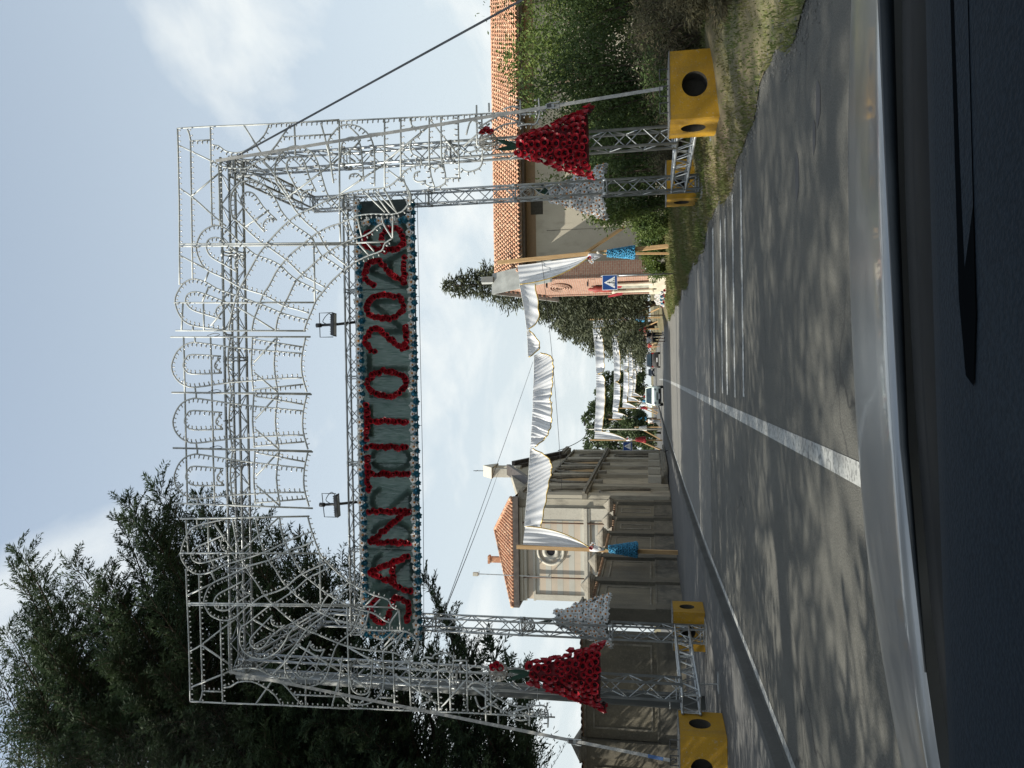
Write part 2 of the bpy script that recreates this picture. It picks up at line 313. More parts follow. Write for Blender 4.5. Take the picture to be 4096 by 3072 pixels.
# grass on the verge: nobody could count it
n = 62000
gy = 5+43*RNG.random(n)**1.25; gd = RNG.random(n)**1.3*5.4-.04
gx = np.array([vedge(a) for a in gy])+gd; keep = ~((gx > 3.6) & (gx < 5.1) & (gy > 11.7) & (gy < 13.3)); gx, gy, gd = gx[keep], gy[keep], gd[keep]
gz = np.array([vz(a, b) for a, b in zip(gx, gy)])-.01
P_ = np.stack([gx, gy, gz], 1); n = len(P_)
hgt = (.05+.07*RNG.random(n)+.05*(np.sin(gx*3)+np.sin(gy*2.1) > .6))*np.clip(gy/16, .6, 1.3)
tag(quads_mesh('grass', leafs(P_, np.tile([0, 0, 1.], (n, 1)), hgt, .0055+.0003*gy, .45), GRASSM), 'short dry green grass growing on the verge right of the road', 'grass', kind='stuff')

gv = MB(); n = 0
for i in range(1500):
    y = 4+30*random.random()**1.5; x = vedge(y)+random.gauss(-.08, .13); r = random.uniform(.006, .02); z = .004 if x < vedge(y) else vz(x, y)
    gv.add([(x-r, y, z), (x+r, y-r*.5, z), (x+r*.3, y+r, z), (x, y, z+r*1.1)], [(0, 1, 3), (1, 2, 3), (2, 0, 3)])
tag(gv.build('gravel', KERBM), 'loose gravel scattered along the grassy road edge', 'gravel', kind='stuff')
# ------------------------------------------------------------------ truss gantry
def truss(parent, name, p0, p1, sec=.29, rc=.025, rb=.011, step=.30, child=True):
    p0 = Vector(p0); p1 = Vector(p1); d = (p1-p0); L = d.length; d.normalize()
    up = Vector((0, 0, 1)) if abs(d.z) < .9 else Vector((0, 1, 0)); x = d.cross(up).normalized()*sec/2; y = x.normalized().cross(d)*sec/2
    cor = [x+y, x-y, -x-y, -x+y]
    mb = MB()
    for c in cor: mb.tube([p0+c, p1+c], rc, 8)
    n = max(2, round(L/step)); br = MB()
    for k in range(4):
        a, b = cor[k], cor[(k+1) % 4]
        for i in range(n):
            t0, t1 = i*L/n, (i+1)*L/n
            q, r = (a, b) if (i+k) % 2 == 0 else (b, a)
            br.tube([p0+q+d*t0, p0+r+d*t1], rb, 4, False)
        for t in [0.06, L-.06]+[j*2.0 for j in range(1, int(L/2)+1) if j*2.0 < L-.4]:
            for e in (-.05, .05): br.tube([p0+a+d*(t+e*.6), p0+b+d*(t+e*.6)], rb*1.1, 4, False)
    for t in [j*2.0 for j in range(1, int(L/2)+1) if j*2.0 < L-.4]:
        for c in cor: mb.tube([p0+c+d*(t-.06), p0+c+d*(t+.06)], rc*1.25, 8)
    o = mb.build(name, STEEL, parent, True); br.build('bracing', STEEL, o, True)
    return o
G = thing('truss_gantry', (-.85, 15.2, 0), 'grey lattice truss gantry straddling the road on four columns', 'gantry')
XR, XL, YN, YF, ZT = 3.95, -5.55, 13.5, 16.95, 9.0
for x, y, zb in ((XR, YN, .74), (XL, YN, .78), (XR, YF, .16), (XL-.2, YF, .16)): truss(G, 'column', (x, y, zb), (x, y, ZT))
for x, y, zb in ((XR, YF, .12), (XL-.2, YF, .135)):
    MB().box(x-.3, x+.3, y-.3, y+.3, zb, zb+.02).build('base_plate', STEEL, G)
truss(G, 'top_beam', (XL-.15, YN, ZT+.02), (XR+.15, YN, ZT+.02))
truss(G, 'top_beam', (XL, YN+.15, ZT-.0), (XL-.2, YF-.15, ZT-.0)); truss(G, 'top_beam', (XR, YN+.15, ZT), (XR, YF-.15, ZT))
truss(G, 'banner_beam', (XL-.55, YF-.02, 8.02), (XR+.1, YF-.02, 8.02), sec=.27)
truss(G, 'ground_beam', (XR+.05, 13.02, .61), (XR, YF+.1, .61)); truss(G, 'ground_beam', (XL-.05, 13.0, .64), (XL-.2, YF+.1, .64))
for x in (XL-.1, XR):
    for y in (13.75,): MB().tube([(x+.1, y, .48), (x+.12, y+.02, .13 if x < 0 else .17)], .012, 6).box(x-.02, x+.3, y-.08, y+.14, .13 if x < 0 else .165, .15 if x < 0 else .185).build('jack_leg', STEEL, G)

# ------------------------------------------------------------------ illuminated arch: bent rods with lamps
CEN = [
 (0,[(0.55,10.11),(0.49,7.31)]),
 (0,[(-0.49,10.11),(-0.54,7.33)]),
 (1,[(0.19,7.47),(0.28,8.41),(0.34,8.91),(0.43,9.54),(0.43,9.71),(0.37,9.87),(0.25,10.00),(0.09,10.08),(-0.03,10.10),(-0.17,10.06),(-0.29,9.96),(-0.36,9.84),(-0.40,9.63),(-0.32,8.92),(-0.26,7.96),(-0.25,7.49)]),
 (1,[(0.47,8.43),(0.31,7.47)]),
 (1,[(-0.37,7.47),(-0.46,8.48)]),
 (1,[(0.17,9.09),(0.21,9.67),(0.15,9.80),(0.03,9.86),(-0.07,9.83),(-0.15,9.68),(-0.14,9.08)]),
 (1,[(0.14,9.10),(0.05,9.20),(-0.04,9.21),(-0.13,9.08)]),
 (0,[(0.55,9.84),(-0.49,9.84)]),
 (0,[(0.54,9.29),(-0.49,9.28)]),
 (0,[(0.54,9.61),(0.43,9.61)]),
 (0,[(-0.40,9.63),(-0.49,9.62)]),
 (-1,[(0.54,8.88),(0.29,8.93),(0.02,8.95),(-0.24,8.93),(-0.49,8.90)]),
 (-1,[(0.53,8.44),(0.02,8.48),(-0.49,8.45)]),
 (-1,[(0.50,7.96),(0.01,8.03),(-0.49,7.97)]),
 (-1,[(0.49,7.40),(0.17,7.48),(-0.17,7.49),(-0.51,7.40)]),
 (0,[(0.04,8.43),(0.47,7.99)]),
 (0,[(-0.14,8.43),(-0.51,7.97)]),
]
TOP = [
 (-1,[(5.41,9.87),(4.08,9.87),(2.50,9.90)]),
 (-1,[(5.20,9.61),(2.60,9.63)]),
 (-1,[(5.40,9.20),(4.51,9.21),(3.58,9.21)]),
 (-1,[(4.70,9.05),(3.57,9.05)]),
 (0,[(5.41,9.87),(5.40,9.20),(5.36,8.03),(5.34,6.68)]),
 (1,[(5.38,9.67),(5.28,9.63),(5.17,9.61)]),
 (1,[(5.15,9.21),(5.16,9.61)]),
 (-1,[(5.05,9.17),(5.03,9.05),(4.92,8.89),(4.88,8.68),(4.91,8.51),(5.02,8.30),(5.17,8.13),(5.36,8.03)]),
 (-1,[(4.77,9.20),(4.64,8.95),(4.60,8.71),(4.59,8.50),(4.69,8.29),(4.75,8.10),(4.75,7.91),(4.78,7.70)]),
 (0,[(5.37,8.53),(4.80,8.17)]),
 (0,[(4.29,9.85),(4.13,9.61),(3.77,9.20),(3.55,8.93)]),
 (0,[(4.14,9.61),(4.54,9.03)]),
 (0,[(5.09,9.84),(4.69,9.05)]),
 (0,[(3.05,9.88),(2.79,9.38)]),
 (-1,[(5.32,7.62),(5.11,7.79),(4.96,7.91),(4.82,8.05),(4.74,8.14)]),
 (-1,[(5.09,6.80),(5.11,7.79)]),
 (0,[(5.32,7.54),(4.76,7.53)]),
 (0,[(5.31,7.03),(4.73,6.88)]),
 (-1,[(5.36,8.03),(5.33,6.68)]),
 (-1,[(1.58,7.43),(1.70,7.39),(1.79,7.35),(1.95,7.27),(2.12,7.19),(2.28,7.05),(2.45,6.89),(2.61,6.70),(2.69,6.59),(2.79,6.43),(2.79,6.43),(2.89,6.19),(2.97,5.93),(3.10,5.86),(3.18,5.72)]),
 (-1,[(1.59,7.99),(1.81,7.94),(1.94,7.88),(2.11,7.78),(2.28,7.69),(2.49,7.57),(2.62,7.43),(2.78,7.23),(2.91,7.06),(3.01,6.90),(3.11,6.69),(3.17,6.56),(3.21,6.42),(3.25,6.25),(3.33,6.09),(3.41,6.00),(3.46,5.89)]),
 (-1,[(1.60,8.46),(1.82,8.41),(1.96,8.35),(2.26,8.22),(2.42,8.10),(2.66,7.96),(2.78,7.86),(2.97,7.67),(3.15,7.42),(3.27,7.25),(3.35,7.12),(3.44,6.91),(3.49,6.71),(3.54,6.57),(3.58,6.42),(3.61,6.41),(3.63,6.11),(3.61,5.83),(3.61,5.69),(3.65,5.53),(3.78,5.41),(3.86,5.39),(4.00,5.43),(4.22,5.50)]),
 (-1,[(1.62,8.92),(1.83,8.88),(2.10,8.80),(2.34,8.71),(2.57,8.57),(2.80,8.42),(2.99,8.30),(3.18,8.13),(3.37,7.94),(3.56,7.71),(3.68,7.52),(3.79,7.24),(3.89,7.01),(3.96,6.83),(4.01,6.67)]),
 (-1,[(1.78,7.36),(1.85,7.64),(1.93,7.89),(2.08,8.25),(2.28,8.79),(2.40,9.13),(2.54,9.38),(2.60,9.63),(2.53,9.81),(2.39,9.93),(2.23,10.00),(2.05,9.97),(1.88,9.88),(1.78,9.76),(1.72,9.58),(1.63,9.00)]),
 (-1,[(1.84,9.07),(1.94,9.40),(2.03,9.65),(2.15,9.77),(2.25,9.78),(2.33,9.72),(2.36,9.59),(2.32,9.41),(2.16,8.99)]),
 (1,[(2.12,8.99),(2.07,9.12),(1.98,9.17),(1.88,9.13),(1.84,9.07)]),
 (-1,[(2.27,7.08),(2.40,7.34),(2.51,7.55),(2.64,7.72),(2.78,7.86),(2.90,8.08),(3.00,8.35),(3.17,8.57),(3.29,8.71),(3.48,8.91),(3.56,9.06),(3.56,9.21),(3.48,9.39),(3.35,9.49),(3.19,9.54),(3.03,9.51),(2.86,9.43),(2.74,9.30),(2.59,8.98),(2.42,8.68),(2.31,8.36),(2.27,8.23),(2.15,8.00),(2.05,7.82),(1.97,7.54),(1.90,7.33)]),
 (-1,[(2.70,8.73),(2.84,8.97),(2.98,9.22),(3.11,9.32),(3.23,9.33),(3.32,9.28),(3.35,9.14),(3.30,9.01),(3.13,8.82),(2.95,8.56)]),
 (1,[(2.95,8.56),(2.93,8.72),(2.84,8.77),(2.70,8.73)]),
 (-1,[(2.63,6.61),(2.69,6.70),(2.83,6.90),(2.93,7.06),(3.14,7.19),(3.27,7.25),(3.45,7.50),(3.59,7.68),(3.79,7.84),(3.94,7.91),(4.14,8.04),(4.27,8.18),(4.36,8.34),(4.36,8.53),(4.30,8.67),(4.16,8.79),(3.94,8.83),(3.69,8.79),(3.64,8.71),(3.47,8.52),(3.23,8.25),(3.09,8.04),(2.91,7.79),(2.77,7.63),(2.60,7.45),(2.50,7.27),(2.35,7.00)]),
 (-1,[(3.41,8.17),(3.65,8.38),(3.84,8.54),(3.97,8.62),(4.08,8.60),(4.15,8.51),(4.13,8.39),(4.04,8.30),(3.84,8.16),(3.63,7.94)]),
 (1,[(3.61,7.92),(3.65,8.03),(3.62,8.14),(3.53,8.19),(3.41,8.17)]),
 (-1,[(3.23,6.44),(3.53,6.55),(3.68,6.61),(3.97,6.90),(4.27,7.01),(4.49,7.07),(4.66,7.13),(4.80,7.22),(4.88,7.36),(4.93,7.52),(4.90,7.68),(4.81,7.82),(4.67,7.91),(4.50,7.94),(4.32,7.92),(4.19,7.83),(4.01,7.70),(3.75,7.54),(3.53,7.34),(3.36,7.14),(3.20,7.05),(3.02,6.94),(2.90,6.81),(2.73,6.59)]),
 (-1,[(3.93,7.42),(4.17,7.53),(4.44,7.67),(4.57,7.71),(4.67,7.68),(4.73,7.59),(4.72,7.45),(4.63,7.36),(4.37,7.28),(4.09,7.15)]),
 (1,[(3.93,7.42),(4.04,7.42),(4.11,7.35),(4.12,7.24),(4.09,7.15)]),
 (0,[(4.70,8.19),(4.43,7.94),(4.01,7.65)]),
 (0,[(4.01,7.70),(4.67,6.67)]),
 (0,[(3.52,8.54),(3.80,8.07)]),
 (0,[(3.26,9.87),(3.13,6.40)]),
 (0,[(3.22,9.87),(3.10,6.40)]),
 (0,[(2.17,10.02),(2.09,7.23)]),
 (0,[(3.14,7.21),(2.10,7.21)]),
 (0,[(1.65,10.00),(1.58,7.40)]),
 (0,[(2.13,8.89),(1.72,9.28)]),
 (0,[(2.06,8.74),(1.60,7.99)]),
 (0,[(2.72,9.30),(2.55,9.38)]),
 (0,[(2.45,9.30),(2.17,9.44)]),
 (0,[(2.15,9.84),(1.65,9.88)]),
 (0,[(2.13,9.42),(1.64,9.42)]),
 (0,[(1.72,9.64),(1.64,9.65)]),
]
LOW = [
 (0,[(5.32,6.68),(3.99,6.70),(3.16,6.70)]),
 (-1,[(5.32,6.68),(5.29,5.53),(5.26,4.49),(5.25,3.85),(5.23,2.94)]),
 (-1,[(4.22,6.81),(4.83,6.89),(4.99,6.89),(5.12,6.79),(5.22,6.67),(5.24,6.50),(5.18,6.29),(5.02,6.12),(4.80,6.04),(4.47,6.03),(4.12,6.04)]),
 (-1,[(4.52,6.70),(4.78,6.66),(4.94,6.62),(5.01,6.50),(4.99,6.36),(4.85,6.29),(4.59,6.26),(4.22,6.24)]),
 (1,[(4.27,6.51),(4.35,6.48),(4.35,6.34),(4.22,6.24)]),
 (1,[(5.28,5.83),(4.09,5.85)]),
 (1,[(5.29,5.53),(4.25,5.55)]),
 (1,[(5.25,5.01),(4.41,5.02),(4.05,4.94)]),
 (1,[(5.25,4.80),(4.50,4.80),(4.33,4.77)]),
 (1,[(5.26,4.49),(4.17,4.49)]),
 (1,[(5.25,4.07),(4.45,4.07)]),
 (0,[(5.21,6.50),(4.95,6.29),(4.71,6.61)]),
 (0,[(5.22,5.00),(4.57,4.50)]),
 (0,[(4.71,4.41),(5.08,3.93)]),
 (0,[(4.53,5.85),(5.11,5.02)]),
 (0,[(4.39,5.78),(4.15,5.48)]),
 (0,[(4.02,6.69),(4.50,5.85)]),
 (-1,[(5.27,5.34),(5.14,5.33),(5.07,5.19),(4.97,5.19),(4.89,5.33),(4.76,5.37),(4.64,5.32),(4.55,5.18),(4.45,5.17)]),
 (-1,[(4.00,6.69),(4.05,6.41),(4.07,6.10),(4.08,5.86),(4.13,5.72),(4.24,5.58),(4.37,5.44),(4.44,5.24),(4.43,5.07),(4.36,4.90),(4.49,4.77),(4.68,4.73)]),
 (-1,[(4.16,5.11),(4.08,5.08),(4.03,4.91),(4.08,4.77),(4.17,4.73),(4.43,4.77)]),
 (-1,[(4.18,4.74),(4.17,4.46)]),
 (1,[(4.20,5.31),(4.30,5.29),(4.33,5.19)]),
 (0,[(4.20,5.31),(4.15,5.24),(4.16,5.09)]),
 (-1,[(4.72,4.48),(4.63,4.40),(4.61,4.27),(4.66,4.13),(4.74,4.07)]),
 (-1,[(4.34,4.45),(4.28,4.37),(4.28,4.24),(4.34,4.11),(4.48,4.06)]),
 (-1,[(5.05,6.12),(5.05,5.84)]),
 (0,[(3.98,6.03),(3.62,5.76)]),
 (0,[(4.06,5.86),(3.62,5.63)]),
 (0,[(4.25,5.55),(3.95,5.38),(3.75,5.39)]),
 (0,[(3.67,6.39),(3.23,6.29)]),
 (0,[(3.63,5.89),(3.46,5.89),(3.18,5.72)]),
 (0,[(3.60,5.70),(3.18,5.72)]),
 (0,[(3.10,6.35),(2.91,6.17)]),
 (0,[(3.12,6.20),(2.97,6.07)]),
 (0,[(3.13,6.45),(3.13,5.86)]),
 (0,[(4.09,6.29),(3.65,5.85)]),
 (0,[(4.07,6.05),(3.64,5.64)]),
]
HOOK = [
 (1,[(4.70,4.15),(4.84,4.03),(4.96,3.85),(5.04,3.68),(5.06,3.43)]),
 (1,[(5.00,3.44),(5.02,3.28),(5.01,3.13),(5.13,3.07),(5.26,3.06),(5.44,3.07)]),
 (1,[(5.00,3.43),(5.16,3.39),(5.44,3.39)]),
 (1,[(5.02,4.13),(5.21,3.75),(5.23,3.55),(5.21,3.40)]),
 (0,[(5.21,3.75),(5.03,3.32)]),
 (1,[(5.19,3.37),(5.19,3.08)]),
 (1,[(5.30,3.69),(5.34,3.55),(5.31,3.40)]),
 (0,[(4.71,4.16),(5.41,4.16)]),
 (0,[(5.28,3.94),(5.43,3.94)]),
 (0,[(4.91,4.35),(5.16,4.24),(4.94,3.96)]),
]

XC, YL = -.85, 13.1
def lmap(u): return float(np.interp(u, [0, 1.55, 2.06, 3.12, 5.47, 6], [0, 1.62, 2.34, 3.30, 5.30, 5.85]))
LUM = thing('light_arch', (XC, YL, 0), 'openwork arch of grey bent rods set with small light bulbs', 'light arch')
def panel(lines, fx, ref=(0, 4.5)):
    rods = MB(); bl = MB()
    for b, pts in lines:
        Q = smooth_path([(fx(x), 0, z) for x, z in pts], 3 if len(pts) > 2 else 1)
        Q = [Vector((q.x, YL, q.z)) for q in Q]
        rods.tube(Q, .0165 if b == 0 else .0155, 6)
        if b == 0: continue
        L = sum((Q[i+1]-Q[i]).length for i in range(len(Q)-1)); closed = (Q[0]-Q[-1]).length < .55*L
        c = sum(Q, Vector((0, 0, 0)))/len(Q) if closed else Vector((XC+ref[0], YL, ref[1]))
        dist = .05; acc = 0.0
        for i in range(len(Q)-1):
            seg = Q[i+1]-Q[i]; l = seg.length
            if l < 1e-6: continue
            t = seg/l
            while dist < acc+l:
                p = Q[i]+t*(dist-acc); nrm = Vector((-t.z, 0, t.x))
                if nrm.dot(c-p) < 0: nrm = -nrm
                nrm = (nrm+Vector((0, -.35, 0))).normalized()
                bl.tube([p+nrm*.008, p+nrm*.045], .0105, 5, False, 1); bl.tube([p+nrm*.043, p+nrm*.06, p+nrm*.082], [.010, .0155, .006], 5, True, 0)
                dist += .098
            acc += l
    o = rods.build('light_panel', ALU, LUM, True); tag(bl.build('bulbs', [BULB, SOCKET], o, True), kind='stuff')
for k in (-1, 0, 1): panel(CEN, lambda x, k=k: XC-.015+x+1.045*k)
panel(TOP, lambda x: XC+.05+x); panel(TOP, lambda x: XC-lmap(x+.06))
panel(LOW+HOOK, lambda x: XC+.05+x); panel(LOW+HOOK, lambda x: XC-lmap(x+.06))
for k in (-1, 0, 1, 2):
    x = XC+1.045*(k-.5)
    MB().tube(smooth_path([(x+.02, YL-.01, 9.35), (x+.06, YL-.03, 9.18), (x+.03, YL-.03, 9.08), (x, YL-.02, 9.2)], 3), .006, 4).build('plug_lead', BLACK, LUM)
for x, z in ((XR-.1, 8.9), (XL+.1, 8.9), (XR-.1, 6.5), (XL+.1, 6.5), (XR-.05, 4.2), (XL+.05, 4.2), (XC-1.6, 9.0), (XC+1.6, 9.0), (XC, 9.05)):
    MB().bar((x, YL-.01, z), (x, YN-.14, z), .03, .03).build('mounting_bracket', STEEL, LUM)

# ------------------------------------------------------------------ flower meshes
def cup_mesh(name, r, h, mats, n=9, wav=.12):
    mb = MB(); rings = [(.02*r/.05, .004), (.5*r, .35*h), (.86*r, .82*h), (r, h)]
    for j, (rr, z) in enumerate(rings):
        for k in range(n):
            t = 2*math.pi*k/n; w = 1+(wav*math.sin(3*t+j) if j == 3 else 0); mb.v.append((rr*w*math.cos(t), rr*w*math.sin(t), z+(.12*h*math.cos(5*t) if j == 3 else 0)))
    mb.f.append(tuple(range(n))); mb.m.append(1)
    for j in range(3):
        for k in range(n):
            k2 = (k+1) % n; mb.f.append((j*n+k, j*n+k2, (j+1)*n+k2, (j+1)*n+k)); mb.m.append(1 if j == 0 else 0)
    return mb.mesh(name, mats, True)
def petal_mesh(name, r, mats, n=6, layers=1, dome=True):
    mb = MB()
    for l in range(layers):
        rr = r*(1-.3*l); z0 = .012*l
        for k in range(n):
            t = 2*math.pi*(k+.5*l)/n; c, s = math.cos(t), math.sin(t); w = rr*.48
            P = [(0, 0, z0), (c*rr*.5-s*w, s*rr*.5+c*w, z0+.018), (c*rr, s*rr, z0+.006+.02*l), (c*rr*.5+s*w, s*rr*.5-c*w, z0+.024)]
            mb.add(P, [(0, 3, 2, 1)], 0)
    if dome: mb.lathe([(r*.22, .015), (r*.24, .035), (r*.1, .05)], 6, mi=1)
    return mb.mesh(name, mats, True)
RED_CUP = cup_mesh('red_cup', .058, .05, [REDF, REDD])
WHITE_FL = petal_mesh('white_daisy', .078, [WHITEF, ORANGE], 6, 2)
BLUE_FL = petal_mesh('blue_rose', .076, [BLUEF, BLUEK], 7, 3)
def qrot(d, spin=0.0):
    q = Vector(d).to_track_quat('Z', 'Y'); return (q.to_matrix() @ Matrix.Rotation(spin, 3, 'Z')).to_euler()
rnd = random.uniform

# ------------------------------------------------------------------ flower banner
BX0, BX1, BZ0, BZ1, YB = -6.03, 3.88, 6.42, 7.79, 16.66
def net_material():
    m = bpy.data.materials.new('green_shade_net'); m.use_nodes = True; t = m.node_tree; b = t.nodes['Principled BSDF']; b.inputs['Roughness'].default_value = .8
    tc_ = t.nodes.new('ShaderNodeTexCoord'); mp_ = t.nodes.new('ShaderNodeMapping'); mp_.inputs['Scale'].default_value = (30, 30, 2.5); t.links.new(tc_.outputs['Object'], mp_.inputs[0])
    nz = t.nodes.new('ShaderNodeTexNoise'); nz.inputs['Scale'].default_value = 2.2; nz.inputs['Detail'].default_value = 5; t.links.new(mp_.outputs[0], nz.inputs['Vector'])
    r = t.nodes.new('ShaderNodeValToRGB'); r.color_ramp.elements[0].color = (.022, .045, .042, 1); r.color_ramp.elements[1].color = (.075, .12, .11, 1); t.links.new(nz.outputs[0], r.inputs[0]); t.links.new(r.outputs[0], b.inputs['Base Color'])
    tl = t.nodes.new('ShaderNodeBsdfTranslucent'); tl.inputs[0].default_value = (.13, .22, .19, 1); tp = t.nodes.new('ShaderNodeBsdfTransparent')
    m1 = t.nodes.new('ShaderNodeMixShader'); m1.inputs[0].default_value = .6; t.links.new(b.outputs[0], m1.inputs[1]); t.links.new(tl.outputs[0], m1.inputs[2])
    mr = t.nodes.new('ShaderNodeMapRange'); mr.inputs['From Min'].default_value = .35; mr.inputs['From Max'].default_value = .7; mr.inputs['To Min'].default_value = .0; mr.inputs['To Max'].default_value = .07; t.links.new(nz.outputs[0], mr.inputs[0])
    m2 = t.nodes.new('ShaderNodeMixShader'); t.links.new(mr.outputs[0], m2.inputs[0]); t.links.new(m1.outputs[0], m2.inputs[1]); t.links.new(tp.outputs[0], m2.inputs[2])
    t.links.new(m2.outputs[0], t.nodes['Material Output'].inputs[0]); return m
NET = net_material(); NETD = mat('dark_net_fold', (.02, .034, .035), .8, .3, 6)
BAN = thing('flower_banner', (-1.08, YB, BZ0), 'green net banner with SAN TITO 2026 in red paper flowers', 'banner')
nx = 120; MB().grid([(BX0+(BX1-.42-BX0)*i/nx, YB+.03+.012*math.sin(i*.9)+.008*math.sin(i*2.3+j), BZ0+.05+(BZ1-BZ0-.1)*j/6) for i in range(nx+1) for j in range(7)], nx+1, 7).build('net_cloth', NET, BAN, True)
MB().grid([(BX1-.42+.44*i/8, YB+.028+.015*math.sin(i*1.3), BZ0+.07+(BZ1-BZ0-.1+.03*math.sin(i))*j/4) for i in range(9) for j in range(5)], 9, 5).build('folded_end', NETD, BAN, True)
fr = MB()
for z in (BZ0+.03, BZ1-.02): fr.bar((BX0-.02, YB+.07, z), (BX1+.02, YB+.07, z), .03, .03)
for x in np.linspace(BX0, BX1, 6): fr.bar((x, YB+.075, BZ0+.03), (x, YB+.075, 8.0), .025, .025)
fr.build('frame', STEEL, BAN)
k = 0
def border(p):
    global k
    me = BLUE_FL if (k//2) % 2 == 0 else WHITE_FL; k += 1
    place('blue_flower' if me is BLUE_FL else 'white_flower', me, BAN, (p[0]+rnd(-.015, .015), YB-.035+rnd(-.015, .015), p[1]+rnd(-.02, .02)), qrot((rnd(-.45, .45), -1, rnd(-.45, .35)), rnd(0, 6)), rnd(1.0, 1.5))
for i, x in enumerate(np.linspace(BX0+.05, BX1-.03, 108)):
    border((x, BZ1-.055+(.028 if i % 2 else -.028))); border((x, BZ0+.06+(.03 if i % 2 else -.03)))
for z in np.linspace(BZ0+.2, BZ1-.2, 12): border((BX0+.04, z)); border((BX1-.47, z)); border((BX0+.1, z+.04))
def arc(cx, cz, rx, rz, a0, a1, n=14): return [(cx+rx*math.cos(math.radians(a0+(a1-a0)*i/n)), cz+rz*math.sin(math.radians(a0+(a1-a0)*i/n))) for i in range(n+1)]
GLY = {  # strokes in a unit box
 'S': [arc(.5, .74, .48, .24, 20, 270)+arc(.5, .26, .48, .24, 90, -160)[1:]],
 'A': [[(0, 0), (.5, 1)], [(.53, .93), (1, 0)], [(.24, .42), (.76, .42)]],
 'N': [[(.04, 0), (.04, 1)], [(.1, .9), (.95, .08)], [(.97, 0), (.97, 1)]],
 'T': [[(0, 1), (1, 1)], [(.5, .9), (.5, 0)]], 'I': [[(.5, 1), (.5, 0)]],
 'O': [arc(.5, .5, .48, .48, 90, 440, 26)], '0': [arc(.5, .5, .48, .48, 90, 440, 26)],
 '2': [arc(.48, .72, .46, .27, 170, -20)+[(.5, .36), (.05, .02)], [(.15, .0), (1.0, 0)]],
 '6': [[(.9, .86)]+arc(.55, .62, .5, .37, 60, 180)+arc(.5, .27, .47, .27, 180, 500, 20)],
}
TXT = [('S', -5.66, -5.07), ('A', -4.94, -4.12), ('N', -3.86, -3.11), ('T', -2.66, -1.9), ('I', -1.74, -1.62), ('T', -1.48, -.72), ('O', -.54, .05), ('2', .45, 1.04), ('0', 1.2, 1.77), ('2', 1.95, 2.58), ('6', 2.73, 3.24)]
LZ0, LZ1 = 6.64, 7.58
def resample(pts, step):
    P = [Vector((a, b)) for a, b in pts]; out = [P[0]]; acc = 0; nxt = step
    for a, b in zip(P, P[1:]):
        l = (b-a).length
        while l > 0 and nxt <= acc+l: out.append(a+(b-a)*((nxt-acc)/l)); nxt += step
        acc += l
    return out
NM = {'S': 'letter_s', 'A': 'letter_a', 'N': 'letter_n', 'T': 'letter_t', 'I': 'letter_i', 'O': 'letter_o', '2': 'digit_two', '0': 'digit_zero', '6': 'digit_six'}
for ch, a, b in TXT:
    wire = MB(); rear = MB(); fl = []
    for st in GLY[ch]:
        pts = [(a+x*(b-a), LZ0+z*(LZ1-LZ0)) for x, z in st]
        wire.tube([(x, YB-.04, z) for x, z in pts], .009, 5)
        fl += resample(pts, .083)
        mp_ = [(2*-1.1-x, z) for x, z in pts]
        R_ = resample(mp_, .05); rear.tube([(p.x, YB+.125, p.y) for p in R_], [.068+.014*math.sin(i*2.4) for i in range(len(R_))], 7)
    L_ = wire.build(NM[ch], DARKM, BAN)
    for p in fl: place('red_flower', RED_CUP, L_, (p.x+rnd(-.012, .012), YB-.07+rnd(-.012, .012), p.y+rnd(-.012, .012)), qrot((rnd(-.4, .4), -1, rnd(-.5, .2)), rnd(0, 6)), rnd(1.2, 1.45))
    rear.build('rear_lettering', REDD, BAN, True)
hang = MB()
for i in range(21):
    pass
cb = MB(); cb.tube(smooth_path([(BX0-.1, YB+.02, BZ0-.05), (-3, YB+.02, BZ0-.09), (0, YB+.02, BZ0-.085), (XR+.1, YB+.05, BZ0-.06)], 5), .006, 4)
for x in (-4.5, -1.2, 1.7, 3.6): cb.tube([(x, YB+.02, BZ0-.08), (x, YB+.02, BZ0+.06)], .005, 4)
cb.build('lower_cable', BLACK, BAN)

# floodlights on the banner beam
def flood(x, rz, label):
    F = thing('floodlight', (x, 16.9, 8.17), label, 'floodlight', 'floodlights on the banner beam')
    MB().tube([(x+.06, 16.9, 7.95), (x+.02, 16.85, 8.35), (x, 16.78, 8.78)], .032, 8).tube([(x, 16.78, 8.74), (x, 16.78, 8.86)], .05, 8).build('arm', DARKM, F, True)
    c, s = math.cos(rz), math.sin(rz)
    def q(u, v, w): return (x+u*c-v*s, 16.72+u*s+v*c, 8.42+w)
    b = MB(); pr = [(-.27, -.09, -.045), (.27, -.09, -.045), (.27, .09, -.045), (-.27, .09, -.045), (-.24, -.07, .035), (.24, -.07, .035), (.24, .07, .035), (-.24, .07, .035)]
    b.add([q(*p) for p in pr], [(3,2,1,0),(4,5,6,7),(0,1,5,4),(1,2,6,5),(2,3,7,6),(3,0,4,7)])
    for i in range(9):
        u = -.22+.055*i; b.add([q(u, -.065, .035), q(u+.012, -.065, .035), q(u+.012, .065, .035), q(u, .065, .035), q(u, -.05, .06), q(u+.012, -.05, .06), q(u+.012, .05, .06), q(u, .05, .06)], [(4,5,6,7),(0,1,5,4),(1,2,6,5),(2,3,7,6),(3,0,4,7)])
    o = b.build('housing', DARKM, F); MB().add([q(-.24, -.075, -.048), q(.24, -.075, -.048), q(.24, .075, -.048), q(-.24, .075, -.048)], [(3, 2, 1, 0)]).build('lens', BULB, o)
    MB().tube([q(-.28, 0, 0), q(-.28, 0, .32), q(.28, 0, .34), q(.28, 0, 0)], .011, 5).build('yoke', DARKM, F)
    MB().tube(smooth_path([q(.1, .1, 0), q(.28, .12, .15), q(.1, .1, .3), (x+.02, 16.82, 8.6)], 4), .009, 4).build('cable', BLACK, F)
